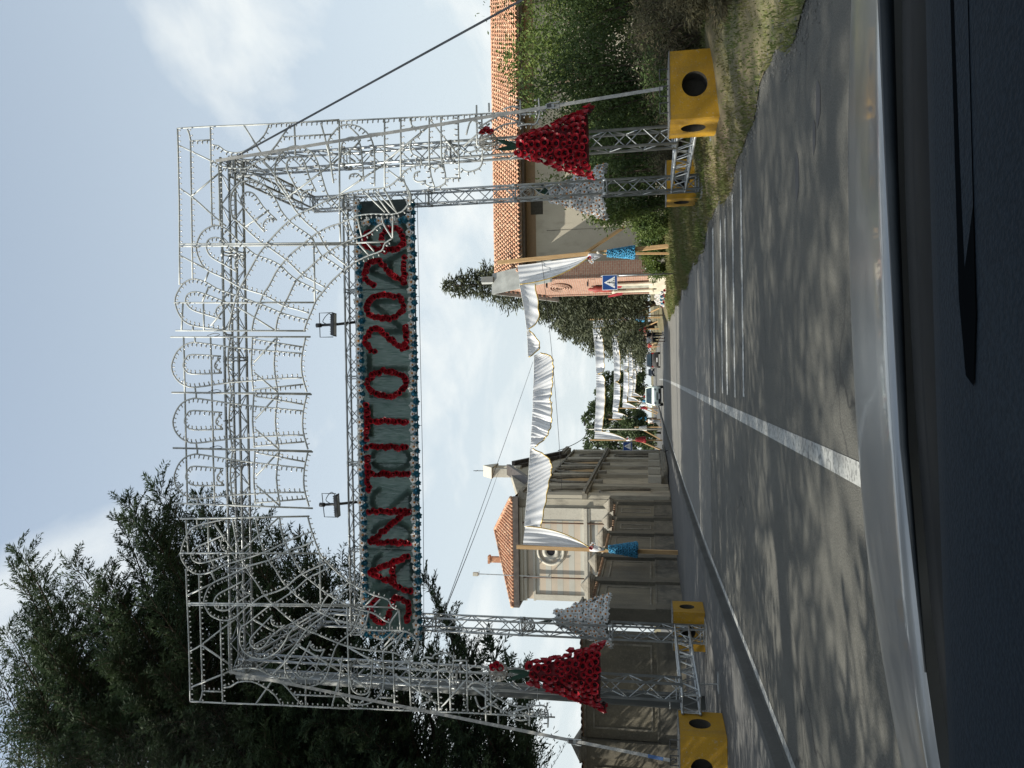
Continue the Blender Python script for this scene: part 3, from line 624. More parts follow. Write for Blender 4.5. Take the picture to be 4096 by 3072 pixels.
flood(1.12, .05, 'black floodlight on the beam above the digits 20'); flood(-3.05, -.12, 'black floodlight on the beam above the letter N')

# ------------------------------------------------------------------ flower bells
def wire_ball(p, r, parent, flower=None):
    b = MB()
    for i in range(16):
        ax = Vector((RNG.normal(), RNG.normal(), RNG.normal())).normalized(); u = ax.orthogonal().normalized(); v = ax.cross(u)
        b.tube([Vector(p)+(u*math.cos(t)+v*math.sin(t))*r*rnd(.93, 1.0) for t in np.linspace(0, 2*math.pi, 15)], .0065, 4, False)
    o = b.build('wicker_ball', WICKER, parent)
    return o
def long_leaves(p, parent, n, L=.5, lean=0):
    for i in range(n):
        a = (-.22+.5*i/max(n-1, 1))+lean; d = Vector((math.sin(a), -.35, math.cos(a)*.95+.25)).normalized(); s = d.cross(Vector((0, 1, 0))).normalized()*.045
        q = [Vector(p)+d*L*t+Vector((0, -.05*t*t, -.09*t*t*abs(a))) for t in (0, .35, .7, 1)]
        w = [.5, 1, .8, .05]; P = []
        for a_, ww in zip(q, w): P += [a_-s*ww, a_+Vector((0, -.012, 0)), a_+s*ww]
        MB().grid(P, 4, 3).build('leaf', LEAFG, parent, True)
REDC = mat('dark_red_net', (.13, .006, .012), .8, .3, 9); WHC = mat('grey_green_net', (.2, .22, .2), .8, .3, 6)
def bell(cx, cy, z0, z1, rb, mesh, fname, label, ball, lean=0, red_top=True, nl=2, arcd=105):
    B = thing('flower_bell', (cx, cy, z0), label, 'flower bell', 'bell-shaped flower bunches on the gantry')
    mb = MB(); rows = 11
    def rad(t): return .12+(rb-.12)*(t**1.05)+.03*max(0, t-.85)/.15
    mb.lathe([(rad(t)*.86, (z1-z0)*(1-t)) for t in np.linspace(0, 1, 6)], 18, (cx, cy, z0), sy=.62)
    mb.build('netting_cone', REDC if mesh is RED_CUP else WHC, B, True)
    for j in range(rows):
        t = (j+.35)/(rows-.3); r = rad(t)*rnd(.96, 1.04); z = z1-(z1-z0)*t; m = max(3, int(2*arcd/180*math.pi*r*.86/.098))
        for i in range(m+1):
            a = math.radians(-90-arcd+2*arcd*(i+(.5 if j % 2 else 0)*.6)/m); ca, sa = math.cos(a), math.sin(a)
            dz = -.10*abs(ca)**3*t**3
            place(fname, mesh, B, (cx+r*ca+rnd(-.022, .022), cy+.62*r*sa+rnd(-.02, .02), z+dz+rnd(-.03, .03)), qrot((ca+rnd(-.2, .2), sa*1.3, .25+rnd(-.2, .2)), rnd(0, 6)), rnd(.9, 1.45))
    long_leaves((cx, cy-.05, z1-.02), B, nl, .42, lean)
    o = wire_ball(ball, .165, B)
    if red_top:
        for dx_, dz_ in ((.1, .06), (.14, 0), (.09, -.07)): place('red_flower', RED_CUP, o, (ball[0]+dx_, ball[1]-.09, ball[2]+dz_), qrot((.6, -.8, .1), rnd(0, 6)), 1.2)
bell(3.82, 13.05, 2.24, 3.42, .52, RED_CUP, 'red_flower', 'bell of red paper flowers on the near column beside the grassy verge', (3.93, 12.95, 3.93))
bell(-5.22, 13.05, 2.16, 3.36, .5, RED_CUP, 'red_flower', 'bell of red paper flowers on the near column beside the grey pole', (-5.2, 12.95, 3.9))
bell(3.95, 17.28, 2.24, 3.40, .56, WHITE_FL, 'white_flower', 'bell of white flowers behind the far column beside the grassy verge', (4.0, 17.2, 3.93), .5, False, 2, 120)
bell(-5.62, 17.25, 2.26, 3.42, .56, WHITE_FL, 'white_flower', 'bell of white flowers behind the far column beside the old wall', (-5.78, 17.15, 4.05), 0, False, 1, 120)

# ------------------------------------------------------------------ yellow ballast blocks
def holed_face(mb, o, ux, uy, w, h, cx, cy, r, nrm, depth=.34, n=28):
    o = Vector(o); ux = Vector(ux); uy = Vector(uy); nrm = Vector(nrm); base = len(mb.v); outer = []; inner = []
    angs = sorted([2*math.pi*i/n for i in range(n)]+[math.atan2(b-cy, a-cx) % (2*math.pi) for a in (0, w) for b in (0, h)])
    for t in angs:
        c, s = math.cos(t), math.sin(t); k_ = min([((w-cx)/c if c > 0 else -cx/c) if abs(c) > 1e-6 else 1e9, ((h-cy)/s if s > 0 else -cy/s) if abs(s) > 1e-6 else 1e9])
        outer.append(o+ux*(cx+c*k_)+uy*(cy+s*k_)); inner.append(o+ux*(cx+c*r)+uy*(cy+s*r))
    m_ = len(angs); back = [p-nrm*depth for p in inner]
    mb.v.extend([tuple(p) for p in outer+inner+back])
    for i in range(m_):
        j = (i+1) % m_
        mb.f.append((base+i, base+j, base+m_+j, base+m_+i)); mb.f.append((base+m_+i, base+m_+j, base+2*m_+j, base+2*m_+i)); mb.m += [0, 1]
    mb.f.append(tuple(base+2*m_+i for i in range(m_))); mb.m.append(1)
HOLE = mat('hole_interior', (.05, .045, .035), .9, .3, 9)  # the dark of deep openings is painted in with this colour
def block(x0, y0, z0, w, d, h, label, handles=True):
    B = thing('ballast_block', (x0+w/2, y0+d/2, z0), label, 'ballast block', 'yellow ballast blocks of the gantry')
    mb = MB(); r = .2*min(w, h)/.83
    holed_face(mb, (x0, y0, z0), (1,0,0), (0,0,1), w, h, w/2, h*.54, r, (0,-1,0)); holed_face(mb, (x0, y0+d, z0), (1,0,0), (0,0,1), w, h, w/2, h*.54, r, (0,1,0))
    holed_face(mb, (x0, y0, z0), (0,1,0), (0,0,1), d, h, d/2, h*.54, r, (-1,0,0)); holed_face(mb, (x0+w, y0, z0), (0,1,0), (0,0,1), d, h, d/2, h*.54, r, (1,0,0))
    mb.add([(x0,y0,z0+h),(x0+w,y0,z0+h),(x0+w,y0+d,z0+h),(x0,y0+d,z0+h),(x0,y0,z0),(x0+w,y0,z0),(x0+w,y0+d,z0),(x0,y0+d,z0)], [(0,1,2,3),(7,6,5,4)])
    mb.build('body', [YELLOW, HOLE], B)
    MB().box(x0-.004, x0+w+.004, y0-.004, y0+d+.004, z0+h, z0+h+.018).build('top_slab', KERBM, B)
    if handles:
        for i in range(3):
            u = x0+w*(.25+.25*i); MB().tube([(u-.08, y0+.22, z0+h), (u-.08, y0+.22, z0+h+.15), (u+.08, y0+.22, z0+h+.15), (u+.08, y0+.22, z0+h)], .011, 5).build('lifting_loop', DARKM, B)
    return B
block(3.82, 12.14, .10, 1.04, 1.0, .80, 'yellow block with round holes beside the grassy verge, nearest the road viewer')
block(-6.82, 12.28, .135, 1.04, .9, .72, 'yellow block with round holes on the left pavement, under the blue strap')
block(3.77, 17.55, .12, .86, .86, .72, 'small yellow block behind the far column on the grass side', False)
block(-6.22, 17.2, .135, .86, .82, .68, 'small yellow block behind the far column on the pavement side', False)
T = thing('timber_packer', (3.9, 12.2, .0), 'short worn timber under the near yellow block on the grass', 'timber')
MB().box(3.78, 3.9, 11.98, 12.9, .02, .10).build('beam', TIMBER, T); MB().box(4.6, 4.74, 12.1, 13.0, .02, .10).build('beam', TIMBER, T)

# straps, guys
def strap(pts, label, m=STRAPM, w=.055, tail=None, ratchet=None):
    S = thing('ratchet_strap', pts[-1], label, 'strap')
    mb = MB()
    for a, b in zip(pts, pts[1:]): mb.bar(a, b, w, .006)
    mb.build('webbing', m, S)
    if tail: MB().bar(tail[0], tail[1], w*1.02, .009).build('webbing_end', STRAPB, S)
    if ratchet:
        x, y, z = ratchet; o = MB().box(x-.035, x+.035, y-.03, y+.01, z-.07, z+.07).build('ratchet', STEEL, S)
        MB().tube([(x-.03, y-.03, z+.05), (x-.05, y-.05, z-.16), (x+.05, y-.05, z-.16), (x+.04, y-.03, z+.05)], .009, 5).build('handle', STEEL, S); MB().box(x-.03, x+.03, y-.05, y-.02, z-.02, z+.05).build('spool', DARKM, S)
    h = pts[-1]; MB().tube(smooth_path([h, (h[0]+.03, h[1], h[2]-.05), (h[0], h[1], h[2]-.1), (h[0]-.03, h[1], h[2]-.06)], 3), .01, 5).build('hook', DARKM, S)
a, b = Vector((3.93, 13.0, 9.05)), Vector((4.42, 12.45, 1.0))
strap([a, a.lerp(b, .77), b], 'grey ratchet strap from the gantry top to the yellow block on the grass', ratchet=tuple(a.lerp(b, .775)))
a, b = Vector((-5.5, 13.0, 9.0)), Vector((-6.3, 12.5, 1.0))
strap([a, a.lerp(b, .78), b], 'grey ratchet strap with blue end from the gantry top to the pavement block', ratchet=tuple(a.lerp(b, .80)), tail=(a.lerp(b, .955)+Vector((0, -.004, 0)), a.lerp(b, .985)+Vector((0, -.004, 0))))
strap([(3.98, 13.3, 9.02), (5.35, 9.6, 1.15), (5.5, 9.2, .75)], 'dark guy strap slanting from the gantry top into the dry brush', DARKM, .045)
# ------------------------------------------------------------------ old boundary wall with pillars
WALLM = layered('stained_plaster', (0.195, 0.172, 0.128), [(.5, (1, 1, .6), .42, .62, (0.115, 0.105, 0.084), .9), (2.2, (1.5, 1.5, .35), .48, .68, (0.1, 0.092, 0.078), .75), (18, U, .5, .7, (0.28, 0.25, 0.19), .4)], .92, .35)
PLINTH = layered('damp_plinth', (0.17, 0.155, 0.125), [(.8, (1, 1, 1.5), .4, .6, (0.075, 0.072, 0.064), .9), (5, U, .5, .7, (0.22, 0.2, 0.16), .5)], .95, .4)
STONE = layered('weathered_stone', (0.27, 0.245, 0.2), [(1.5, U, .42, .62, (0.13, 0.12, 0.1), .8), (12, U, .5, .7, (0.06, 0.058, 0.052), .5)], .92, .4)
COPT = layered('coping_tile', (0.26, 0.16, 0.10), [(3, U, .4, .65, (0.13, 0.105, 0.08), .9), (15, U, .5, .7, (0.3, 0.22, 0.15), .5)], .9, .3)
PILLM = layered('dark_pillar_plaster', (0.15, 0.135, 0.105), [(.9, (1, 1, .5), .42, .62, (0.08, 0.075, 0.064), .85), (12, U, .5, .7, (0.2, 0.18, 0.14), .4)], .92, .35)  # shade on the pillars is put into this darker plaster colour
def pillar(parent, x, y, h=4.3, w=.62):
    z = .13; b = w/2
    o = MB().box(x-b, x+b, y-b, y+b, z, h-.62).box(x-b-.04, x+b+.04, y-b-.04, y+b+.04, z, 1.15).build('pillar', PILLM, parent)
    MB().box(x-b-.05, x+b+.05, y-b-.05, y+b+.05, h-.62, h-.54).box(x-b-.1, x+b+.1, y-b-.1, y+b+.1, h-.54, h-.44).box(x-b-.16, x+b+.16, y-b-.16, y+b+.16, h-.44, h-.36).add([(x-b-.12, y-b-.12, h-.36), (x+b+.12, y-b-.12, h-.36), (x+b+.12, y+b+.12, h-.36), (x-b-.12, y+b+.12, h-.36), (x, y, h)], [(0,1,4),(1,2,4),(2,3,4),(3,0,4)]).build('pillar_cap', STONE, o)
def wall_run(parent, a, b, h=3.62, t=.32):
    a = Vector((*a, 0)); b = Vector((*b, 0)); d = (b-a).normalized(); n_ = Vector((-d.y, d.x, 0)); L = (b-a).length
    def bx(mb, u0, u1, v0, v1, z0, z1):
        P = [a+d*u+n_*v+Vector((0, 0, z)) for z in (z0, z1) for u, v in ((u0, v0), (u1, v0), (u1, v1), (u0, v1))]
        mb.add(P, [(3,2,1,0),(4,5,6,7),(0,1,5,4),(1,2,6,5),(2,3,7,6),(3,0,4,7)])
    mb = MB(); bx(mb, 0, L, -t/2, t/2, 1.12, h-.2); fixn(mb.build('wall_panel', WALLM, parent))
    mb = MB(); bx(mb, 0, L, -t/2-.07, t/2+.07, .1, 1.08); bx(mb, 0, L, -t/2-.09, t/2+.09, 1.08, 1.14); fixn(mb.build('plinth', PLINTH, parent))
    mb = MB(); bx(mb, .35, L-.35, -t/2-.03, t/2+.03, 1.3, 1.36); bx(mb, .35, L-.35, -t/2-.03, t/2+.03, h-.52, h-.46); bx(mb, .35, .42, -t/2-.03, t/2+.03, 1.36, h-.52); bx(mb, L-.42, L-.35, -t/2-.03, t/2+.03, 1.36, h-.52); fixn(mb.build('panel_frame', STONE, parent))
    mb = MB(); bx(mb, 0, L, -t/2-.05, t/2+.05, h-.2, h-.12); fixn(mb.build('string_course', STONE, parent))
    me = MB(); pr = [(.11*math.cos(q), .11*math.sin(q)*.8) for q in np.linspace(0, math.pi, 6)]
    me.grid([(p[0], yy, p[1]) for yy in (-.3, .3) for p in pr], 2, 6); tile = me.mesh('coping_tile', COPT, True)
    mb = MB(); bx(mb, 0, L, -t/2-.09, t/2+.09, h-.12, h-.08); fixn(mb.build('coping', COPT, parent))
    k_ = int(L/.23); ang = math.atan2(d.y, d.x)
    for i in range(k_): place('coping_tile', tile, parent, a+d*((i+.5)*L/k_)+Vector((0, 0, h-.1)), (0, 0, ang))
W1 = thing('boundary_wall', (-9.2, 40, .13), 'long stained plaster wall with capped pillars between pavement and church', 'wall')
YP = [(-9.2, 29.0), (-9.2, 32.7), (-9.2, 36.9), (-9.15, 42.0), (-8.6, 43.8), (-8.0, 45.5)]
for x, y in YP: pillar(W1, x, y, 4.3 if y < 43 else 4.1, .62 if y < 43 else .5)
for (xa, ya), (xb, yb) in zip(YP, YP[1:]):
    k_ = .3/math.hypot(xb-xa, yb-ya); wall_run(W1, (xa+(xb-xa)*k_, ya+(yb-ya)*k_), (xb-(xb-xa)*k_, yb-(yb-ya)*k_), 3.62 if ya < 42 else 3.45)
W2 = thing('boundary_wall', (-14, 28, .13), 'tall stained plaster wall facing the road viewer beside the grey pole', 'wall')
for x in (-13.75, -20.5): pillar(W2, x, 28.0)
wall_run(W2, (-13.4, 28.0), (-9.55, 28.0), 3.9); wall_run(W2, (-20.2, 28.0), (-14.1, 28.0), 3.9); wall_run(W2, (-30, 28.0), (-20.8, 28.0), 3.9)
NB = MB()
for z in (1.95, 2.25, 2.55): NB.box(-9.025, -9.015, 40.7, 41.2, z, z+.24)
tag(NB.build('paper_notices', mat('pale_paper', (.55, .55, .53), .8, .2, 9)), 'three pale paper notices pasted on the wall by the church', 'notices')

# ------------------------------------------------------------------ church
CHW = bpy.data.materials.new('banded_limewash'); CHW.use_nodes = True
def band_mat(m):
    t = m.node_tree; b = t.nodes['Principled BSDF']; b.inputs['Roughness'].default_value = .9
    tc_ = t.nodes.new('ShaderNodeTexCoord'); sp = t.nodes.new('ShaderNodeSeparateXYZ'); t.links.new(tc_.outputs['Object'], sp.inputs[0])
    def mth(op, a, b_):
        n_ = t.nodes.new('ShaderNodeMath'); n_.operation = op
        for i, s in enumerate((a, b_)):
            if hasattr(s, 'is_output'): t.links.new(s, n_.inputs[i])
            else: n_.inputs[i].default_value = s
        return n_.outputs[0]
    fr_ = mth('FRACT', mth('DIVIDE', sp.outputs[2], .81), 0); st = mth('GREATER_THAN', fr_, .5); gr_ = mth('LESS_THAN', fr_, .035)
    c = mixer(m, st, (.50, .485, .43), (.54, .455, .36)); c = mixer(m, gr_, c, (.3, .27, .22))
    nz = t.nodes.new('ShaderNodeTexNoise'); nz.inputs['Scale'].default_value = .9; nz.inputs['Detail'].default_value = 6; t.links.new(tc_.outputs['Object'], nz.inputs['Vector'])
    mr = t.nodes.new('ShaderNodeMapRange'); mr.inputs['From Min'].default_value = .45; mr.inputs['From Max'].default_value = .75; mr.inputs['To Max'].default_value = .5; t.links.new(nz.outputs[0], mr.inputs[0])
    c = mixer(m, mr.outputs[0], c, (.36, .34, .29)); t.links.new(c, b.inputs['Base Color'])
band_mat(CHW)
FACADE = layered('stained_facade', (.45, .41, .33), [(.35, (1, 1, .5), .42, .64, (.28, .255, .205), .8), (1.6, (1.4, 1.4, .4), .5, .7, (.11, .10, .088), .75), (12, U, .5, .7, (.38, .34, .27), .4)], .92, .3)
OCHRE = layered('ochre_niche', (.46, .31, .16), [(.8, U, .4, .65, (.29, .2, .11), .7), (10, U, .5, .7, (.4, .3, .17), .3)], .9, .2)
BUFF = layered('buff_panel', (.48, .42, .32), [(.6, U, .42, .65, (.27, .235, .18), .7), (5, (1, 1, .3), .52, .7, (.16, .145, .12), .6)], .9, .2)
CREAM = layered('cream_moulding', (.52, .49, .42), [(1.2, (1, 1, .5), .48, .7, (.42, .39, .33), .6), (9, U, .5, .7, (.3, .28, .24), .4)], .9, .2)
ROOFT = layered('terracotta', (.46, .235, .14), [(.5, U, .4, .62, (.36, .19, .12), .8), (3.1, U, .52, .6, (.66, .48, .33), .75), (3.9, U, .54, .62, (.22, .12, .085), .7), (22, U, .52, .7, (.15, .115, .09), .6)], .85, .3, pos=True)
FASCIA = mat('brown_gutter', (.075, .062, .055), .6, .3, 3)
XF, YA, YZ, XB, ZE = -8.9, 52.7, 83.0, -15.9, 10.7
CH = thing('church', (-11, 66, .13), 'old church with banded side wall, stained facade and tiled roof', 'church')
MB().box(XB, XF-.6, YA, YA+.4, 0, ZE-.2).box(XB, XB+.4, YA+.4, YZ, 0, ZE-.2).build('side_wall', CHW, CH)
MB().box(XF-.6, XF, YA-.02, YZ, 0, ZE-.25).build('facade_wall', FACADE, CH)
MB().prism([(YA, ZE-.25), (YZ, ZE-.25), (67.8+1.1, 13.6), (67.8-1.1, 13.6)], 'x', XF-.55, XF-.004).build('gable', FACADE, CH)
m_ = MB(); m_.box(XB-.1, XF-.62, YA-.10, YA, 9.35, 9.5).box(XB-.1, XF-.62, YA-.16, YA, 9.95, 10.2).box(XB-.1, XF-.62, YA-.28, YA, 10.2, 10.42); m_.build('side_cornice', CREAM, CH)
MB().box(XB-.25, XF+.2, YA-.55, YA-.3, 10.44, 10.82).box(XB-.5, XB-.26, YA-.55, YZ, 10.44, 10.8).build('gutter', FASCIA, CH)
MB().box(XB-.06, XF-.62, YA-.14, YA, 5.55, 5.72).box(XB-.06, XF-.62, YA-.2, YA, 5.72, 5.95).build('string_course', CREAM, CH)
for x0, x1 in ((XB-.05, XB+.35), (XF-1.5, XF-.62)): MB().box(x0, x1, YA-.1, YA, 0, 9.35).build('corner_pilaster', CREAM, CH)
for x in (-10.55, -14.35): MB().tube([(x, YA-.2, 10.4), (x, YA-.14, 9.3), (x, YA-.14, .3)], .055, 8).build('downpipe', mat('copper_brown', (.16, .10, .07), .5, .3, 4), CH, True)
oc = MB(); r0, r1 = .42, .98
for ra, rb_, yo in ((.8, .98, .1), (.29, .6, .06)):
    oc.add([(-12.55+r*math.cos(t), YA-y, 8.25+r*math.sin(t)) for t in np.linspace(0, 2*math.pi, 32, endpoint=False) for r, y in ((rb_, 0), (rb_, yo), (ra, yo), (ra, .02))], [(i*4+j, ((i+1) % 32)*4+j, ((i+1) % 32)*4+j+1, i*4+j+1) for i in range(32) for j in range(3)])
fixn(oc.build('oculus_surround', CREAM, CH, True)); MB().add([(-12.55+.3*math.cos(t), YA-.012, 8.25+.3*math.sin(t)) for t in np.linspace(0, 2*math.pi, 28, endpoint=False)], [tuple(range(28))]).build('oculus_pane', mat('dark_glass', (.03, .03, .035), .15, .3, 3), CH)
# hipped roof with rows of barrel tiles
ap0, ap1 = Vector((-12.2, 58.0, 13.15)), Vector((-12.2, 78, 13.15))
e = [Vector((XB-.45, YA-.5, ZE+.12)), Vector((XF+.1, YA-.5, ZE+.12)), Vector((XF+.1, YZ, ZE+.12)), Vector((XB-.45, YZ, ZE+.12))]
MB().add(e+[ap0, ap1], [(0, 1, 4), (1, 2, 5, 4), (2, 3, 5), (3, 0, 4, 5)]).build('roof', ROOFT, CH); RF = CH.children[-1]
tl = MB()
for i in range(30):
    x = XB-.3+i*(XF-XB+.4)/29.0
    # ribs up the hip face towards the camera
    tt = (x-e[0].x)/(ap0.x-e[0].x) if x < ap0.x else (e[1].x-x)/(e[1].x-ap0.x); tt = max(min(tt, 1), .03)
    for j in range(9):
        a0, a1 = j/9*tt, ((j+1)/9+.015)*tt
        p = e[0]*0; y0 = e[0].y+(ap0.y-e[0].y)*a0; y1 = e[0].y+(ap0.y-e[0].y)*a1; z0 = e[0].z+(ap0.z-e[0].z)*a0; z1 = e[0].z+(ap0.z-e[0].z)*a1
        tl.tube([(x, y0, z0+.06), (x, y1, z1+.03)], [.105, .09], 6, True)
tag(tl.build('roof_tiles', ROOFT, RF, True), kind='stuff')
rt_ = MB().mesh('x', ROOFT) if False else None
hip = MB(); hip.tube([(0, -.22, 0), (0, .22, .03)], [.15, .12], 7, True); hipme = hip.mesh('hip_tile', ROOFT, True)
for a_, b_ in ((e[0], ap0), (e[1], ap0)):
    d_ = b_-a_; n_ = 18; q_ = d_.to_track_quat('Y', 'Z').to_euler()
    for i in range(n_): place('hip_tile', hipme, RF, a_+d_*((i+.5)/n_)+Vector((0, 0, .1)), q_)
MB().box(-14.3, -13.9, 56.0, 56.4, 11.8, 13.3).box(-14.38, -13.82, 55.92, 56.48, 13.3, 13.45).build('chimney', ROOFT, RF)
# facade relief
def pointed(cy, w, z0, zs, zt, n=9):
    """outline of a pointed arch opening, in (y,z)"""
    L_ = [(cy-w/2, z0), (cy-w/2, zs)]
    for i in range(1, n): t = i/n; L_.append((cy-w/2*(1-t)**.75*1.0, zs+(zt-zs)*math.sin(t*math.pi/2)))
    L_.append((cy, zt)); L_ += [(2*cy-a, b) for a, b in L_[:-1][::-1]]; return L_
for y0, w in ((YA+.0, 1.3), (57.0, 1.3), (63.4, .8), (68.8, .8), (74.5, 1.3), (81.6, 1.4)): MB().box(XF, XF+.28, y0, y0+w, .13, 9.4).build('pilaster', FACADE, CH)
MB().box(XF, XF+.4, YA-.1, YZ, 5.7, 5.85).box(XF, XF+.55, YA-.1, YZ, 5.85, 6.05).build('string_course', STONE, CH)
for c_ in (61.2, 66.6, 72.2):
    for z0, zs, zt, m_ in ((6.1, 7.0, 8.6, OCHRE), (.9, 4.3, 5.4, BUFF)): MB().prism(pointed(c_, 3.3, z0, zs, zt), 'x', XF+.002, XF+.05).build('niche', m_, CH)
    hd = [(XF+.2, a, b) for a, b in pointed(c_, 3.9, 6.15, 7.1, 9.6)]; MB().tube(hd, .12, 6).tube([(XF+.14, a, b) for a, b in pointed(c_, 3.5, 6.1, 7.0, 8.9)], .08, 6).build('hood_mould', STONE, CH, True)
    MB().box(XF, XF+.5, c_-2.9, c_-2.3, 5.0, 5.7).build('capital', STONE, CH)
for c_ in (55.4, 79.0):
    MB().prism(pointed(c_, 1.9, 1.4, 3.6, 4.7), 'x', XF+.002, XF+.05).build('niche', BUFF, CH); MB().tube([(XF+.14, a, b) for a, b in pointed(c_, 2.1, 1.4, 3.7, 5.0)], .09, 6).build('hood_mould', STONE, CH, True)
    MB().tube([(XF+.14, a, b) for a, b in pointed(c_, 2.0, 6.2, 7.6, 8.6)], .08, 6).build('hood_mould', STONE, CH, True)
m_ = MB()
for za, zb, p in ((9.45, 9.6, .3), (9.9, 10.1, .45), (10.1, 10.42, .6)): m_.box(XF, XF+p, YA-.3, YZ, za, zb) if za < 9.5 else m_.box(XF, XF+p, YA-.3, 58.0, za, zb).box(XF, XF+p, 77.6, YZ+.3, za, zb)
m_.build('facade_cornice', STONE, CH)
for (ya, za), (yb, zb) in (((57.5, 10.3), (66.6, 13.75)), ((78, 10.3), (69.0, 13.75))):
    MB().bar((XF+.2, ya, za), (XF+.2, yb, zb), .9, .32).bar((XF+.1, ya, za-.45), (XF+.1, yb, zb-.45), .5, .16).build('raking_cornice', FASCIA, CH)
bgl = MB(); bgl.box(XF-.5, XF+.25, 66.5, 67.3, 13.0, 15.2).box(XF-.5, XF+.25, 68.3, 69.1, 13.0, 15.2).prism([(66.2, 15.2), (69.4, 15.2), (67.8, 16.3)], 'x', XF-.6, XF+.4); bgl.build('bell_gable', CREAM, CH)
MB().tube([(XF-.1, 67.8, 16.2), (XF-.1, 67.8, 17.2)], .03, 6).tube([(XF-.1, 67.5, 16.9), (XF-.1, 68.1, 16.9)], .03, 6).build('cross', DARKM, CH)
for i in range(3): MB().box(XF+.003*i, XF+1.5-.4*i, 59-.0+.3*i, 76-.3*i, .13+.16*i, .13+.16*(i+1)).build('step', STONE, CH)
for c_ in (59.0, 63.7, 69.1, 74.7): MB().box(XF+.3, XF+.8, c_-.3, c_+.3, .62, 1.6).build('column_base', CREAM, CH)
CH.scale = (.87, .87, .87); CH.location = (-11*.87, 66*.87, .2)
AE = thing('aerial_mast', (-14.2, 52.2, 7.5), 'thin aerial mast with small box fixed to the church side wall', 'aerial')
MB().tube([(-14.2, 52.2, 8.2), (-14.15, 52.2, 13.6)], .035, 6).build('mast', STEEL, AE); MB().box(-14.28, -14.05, 52.05, 52.3, 13.35, 13.7).bar((-14.3, 52.2, 13.3), (-13.9, 52.1, 13.25), .03, .03).build('receiver', CREAM, AE); AE.scale = (.87,)*3; AE.location = (-14.2*.87, 52.2*.87, 6.6)
MB().bar((-14.2, 52.2, 9.8), (-14.2, 52.7, 9.8), .05, .05).bar((-14.2, 52.2, 8.4), (-14.2, 52.7, 8.4), .05, .05).build('bracket', STEEL, AE)

# ------------------------------------------------------------------ buildings on the right
BEIGE = layered('beige_render', (.46, .42, .34), [(.4, (1, 1, .5), .42, .64, (.37, .335, .27), .8), (3, (1, 1, .4), .52, .72, (.28, .25, .2), .5), (25, U, .5, .7, (.5, .46, .38), .3)], .92, .15)
BROWN = layered('ochre_render_band', (.26, .18, .115), [(.7, U, .4, .65, (.2, .145, .1), .8), (8, U, .5, .7, (.34, .23, .13), .4)], .9, .1)  # brown strip along the wall top, just below the eave
HB = thing('low_house', (17, 46, .3), 'long beige building with terracotta tiled roof behind the shrubs', 'building')
X0, X1, YH, ZH = 5.9, 36, 43.9, 8.45
MB().box(X0, X1, YH, YH+.35, .2, 7.62).box(X0, X0+.35, YH+.35, 54, .2, 8.2).build('wall', BEIGE, HB)
MB().box(X0, X1, YH-.012, YH+.35, 7.62, 8.15).build('upper_band', BROWN, HB)
MB().box(X0-.1, X1, YH-.75, YH+.3, 8.15, 8.28).build('soffit', mat('dark_timber', (.07, .05, .035), .8, .3, 5), HB)
rs = (11.35-8.42)/(50.2-(YH-.85)); Y0r = YH-.85
MB().add([(X0-.25, Y0r, 8.3), (X1, Y0r, 8.3), (X1, 50.2, 11.22), (X0-.25, 50.2, 11.22), (X1, 56, 8.6), (X0-.25, 56, 8.6)], [(0, 1, 2, 3), (3, 2, 4, 5)]).build('roof_deck', TIMBER, HB); RD = HB.children[-1]
tb = MB(); pr = [(.112*math.cos(q), .11*math.sin(q)) for q in np.linspace(0, math.pi, 6)]
tb.grid([(p[0]*(1 if k_ == 0 else .82), -.30 if k_ == 0 else .33, p[1]+(.07 if k_ == 0 else .0)) for k_ in (0, 1) for p in pr], 2, 6); TILE = tb.mesh('roof_tile', ROOFT, True)
slope = math.atan(rs); cnt = 0; rest = MB(); NR, DXT = 13, .25
cells = [(i, j) for j in range(NR) for i in range(int((29.0-X0+.2)/DXT))]
cells.sort(key=lambda c: (X0-.1+c[0]*DXT)*.35+c[1]*1.0)
for i, j in cells:
    x = X0-.1+i*DXT+rnd(-.012, .012); y = Y0r+.16+j*(50.0-Y0r)/NR; z = 8.35+(y-Y0r)*rs+rnd(0, .012)
    if cnt < 290: place('roof_tile', TILE, RD, (x, y, z+.02), (slope, 0, rnd(-.04, .04))); cnt += 1
    else:
        c_, s_ = math.cos(slope), math.sin(slope)
        rest.grid([(x+p[0]*(1 if k_ == 0 else .82), y+(-.30 if k_ == 0 else .33)*c_, z+.02+p[1]+(.07 if k_ == 0 else 0)+(-.30 if k_ == 0 else .33)*s_) for k_ in (0, 1) for p in pr], 2, 6)
tag(rest.build('roof_tiles', ROOFT, RD, True), kind='stuff')
rg = MB(); rg.tube([(0, 0, 0), (.42, 0, 0)], [.14, .12], 7); rgm = rg.mesh('ridge_tile', ROOFT, True)
for i in range(56): place('ridge_tile', rgm, RD, (X0-.2+.4*i, 50.2, 11.25), (0, 0, 0))
MB().box(8.95, 9.9, YH-.02, YH+.05, 7.2, 7.9).build('vent_opening', HOLE, HB)
for x in (8.0, 12.5, 17.0): MB().box(x-.02, x+.02, YH-.006, YH, .3, 7).build('expansion_joint', STONE, HB)
for x in (10.4, 18.0):
    MB().tube([(x, YH-.03, 5.6), (x, YH+.02, 5.6)], .62, 26).build('round_window', mat('dark_glass', (.03, .03, .035), .15, .3, 3), HB); MB().bar((x-.6, YH-.05, 5.6), (x+.6, YH-.05, 5.6), .03, .03).bar((x, YH-.05, 5.0), (x, YH-.05, 6.2), .03, .03).build('glazing_bar', DARKM, HB)

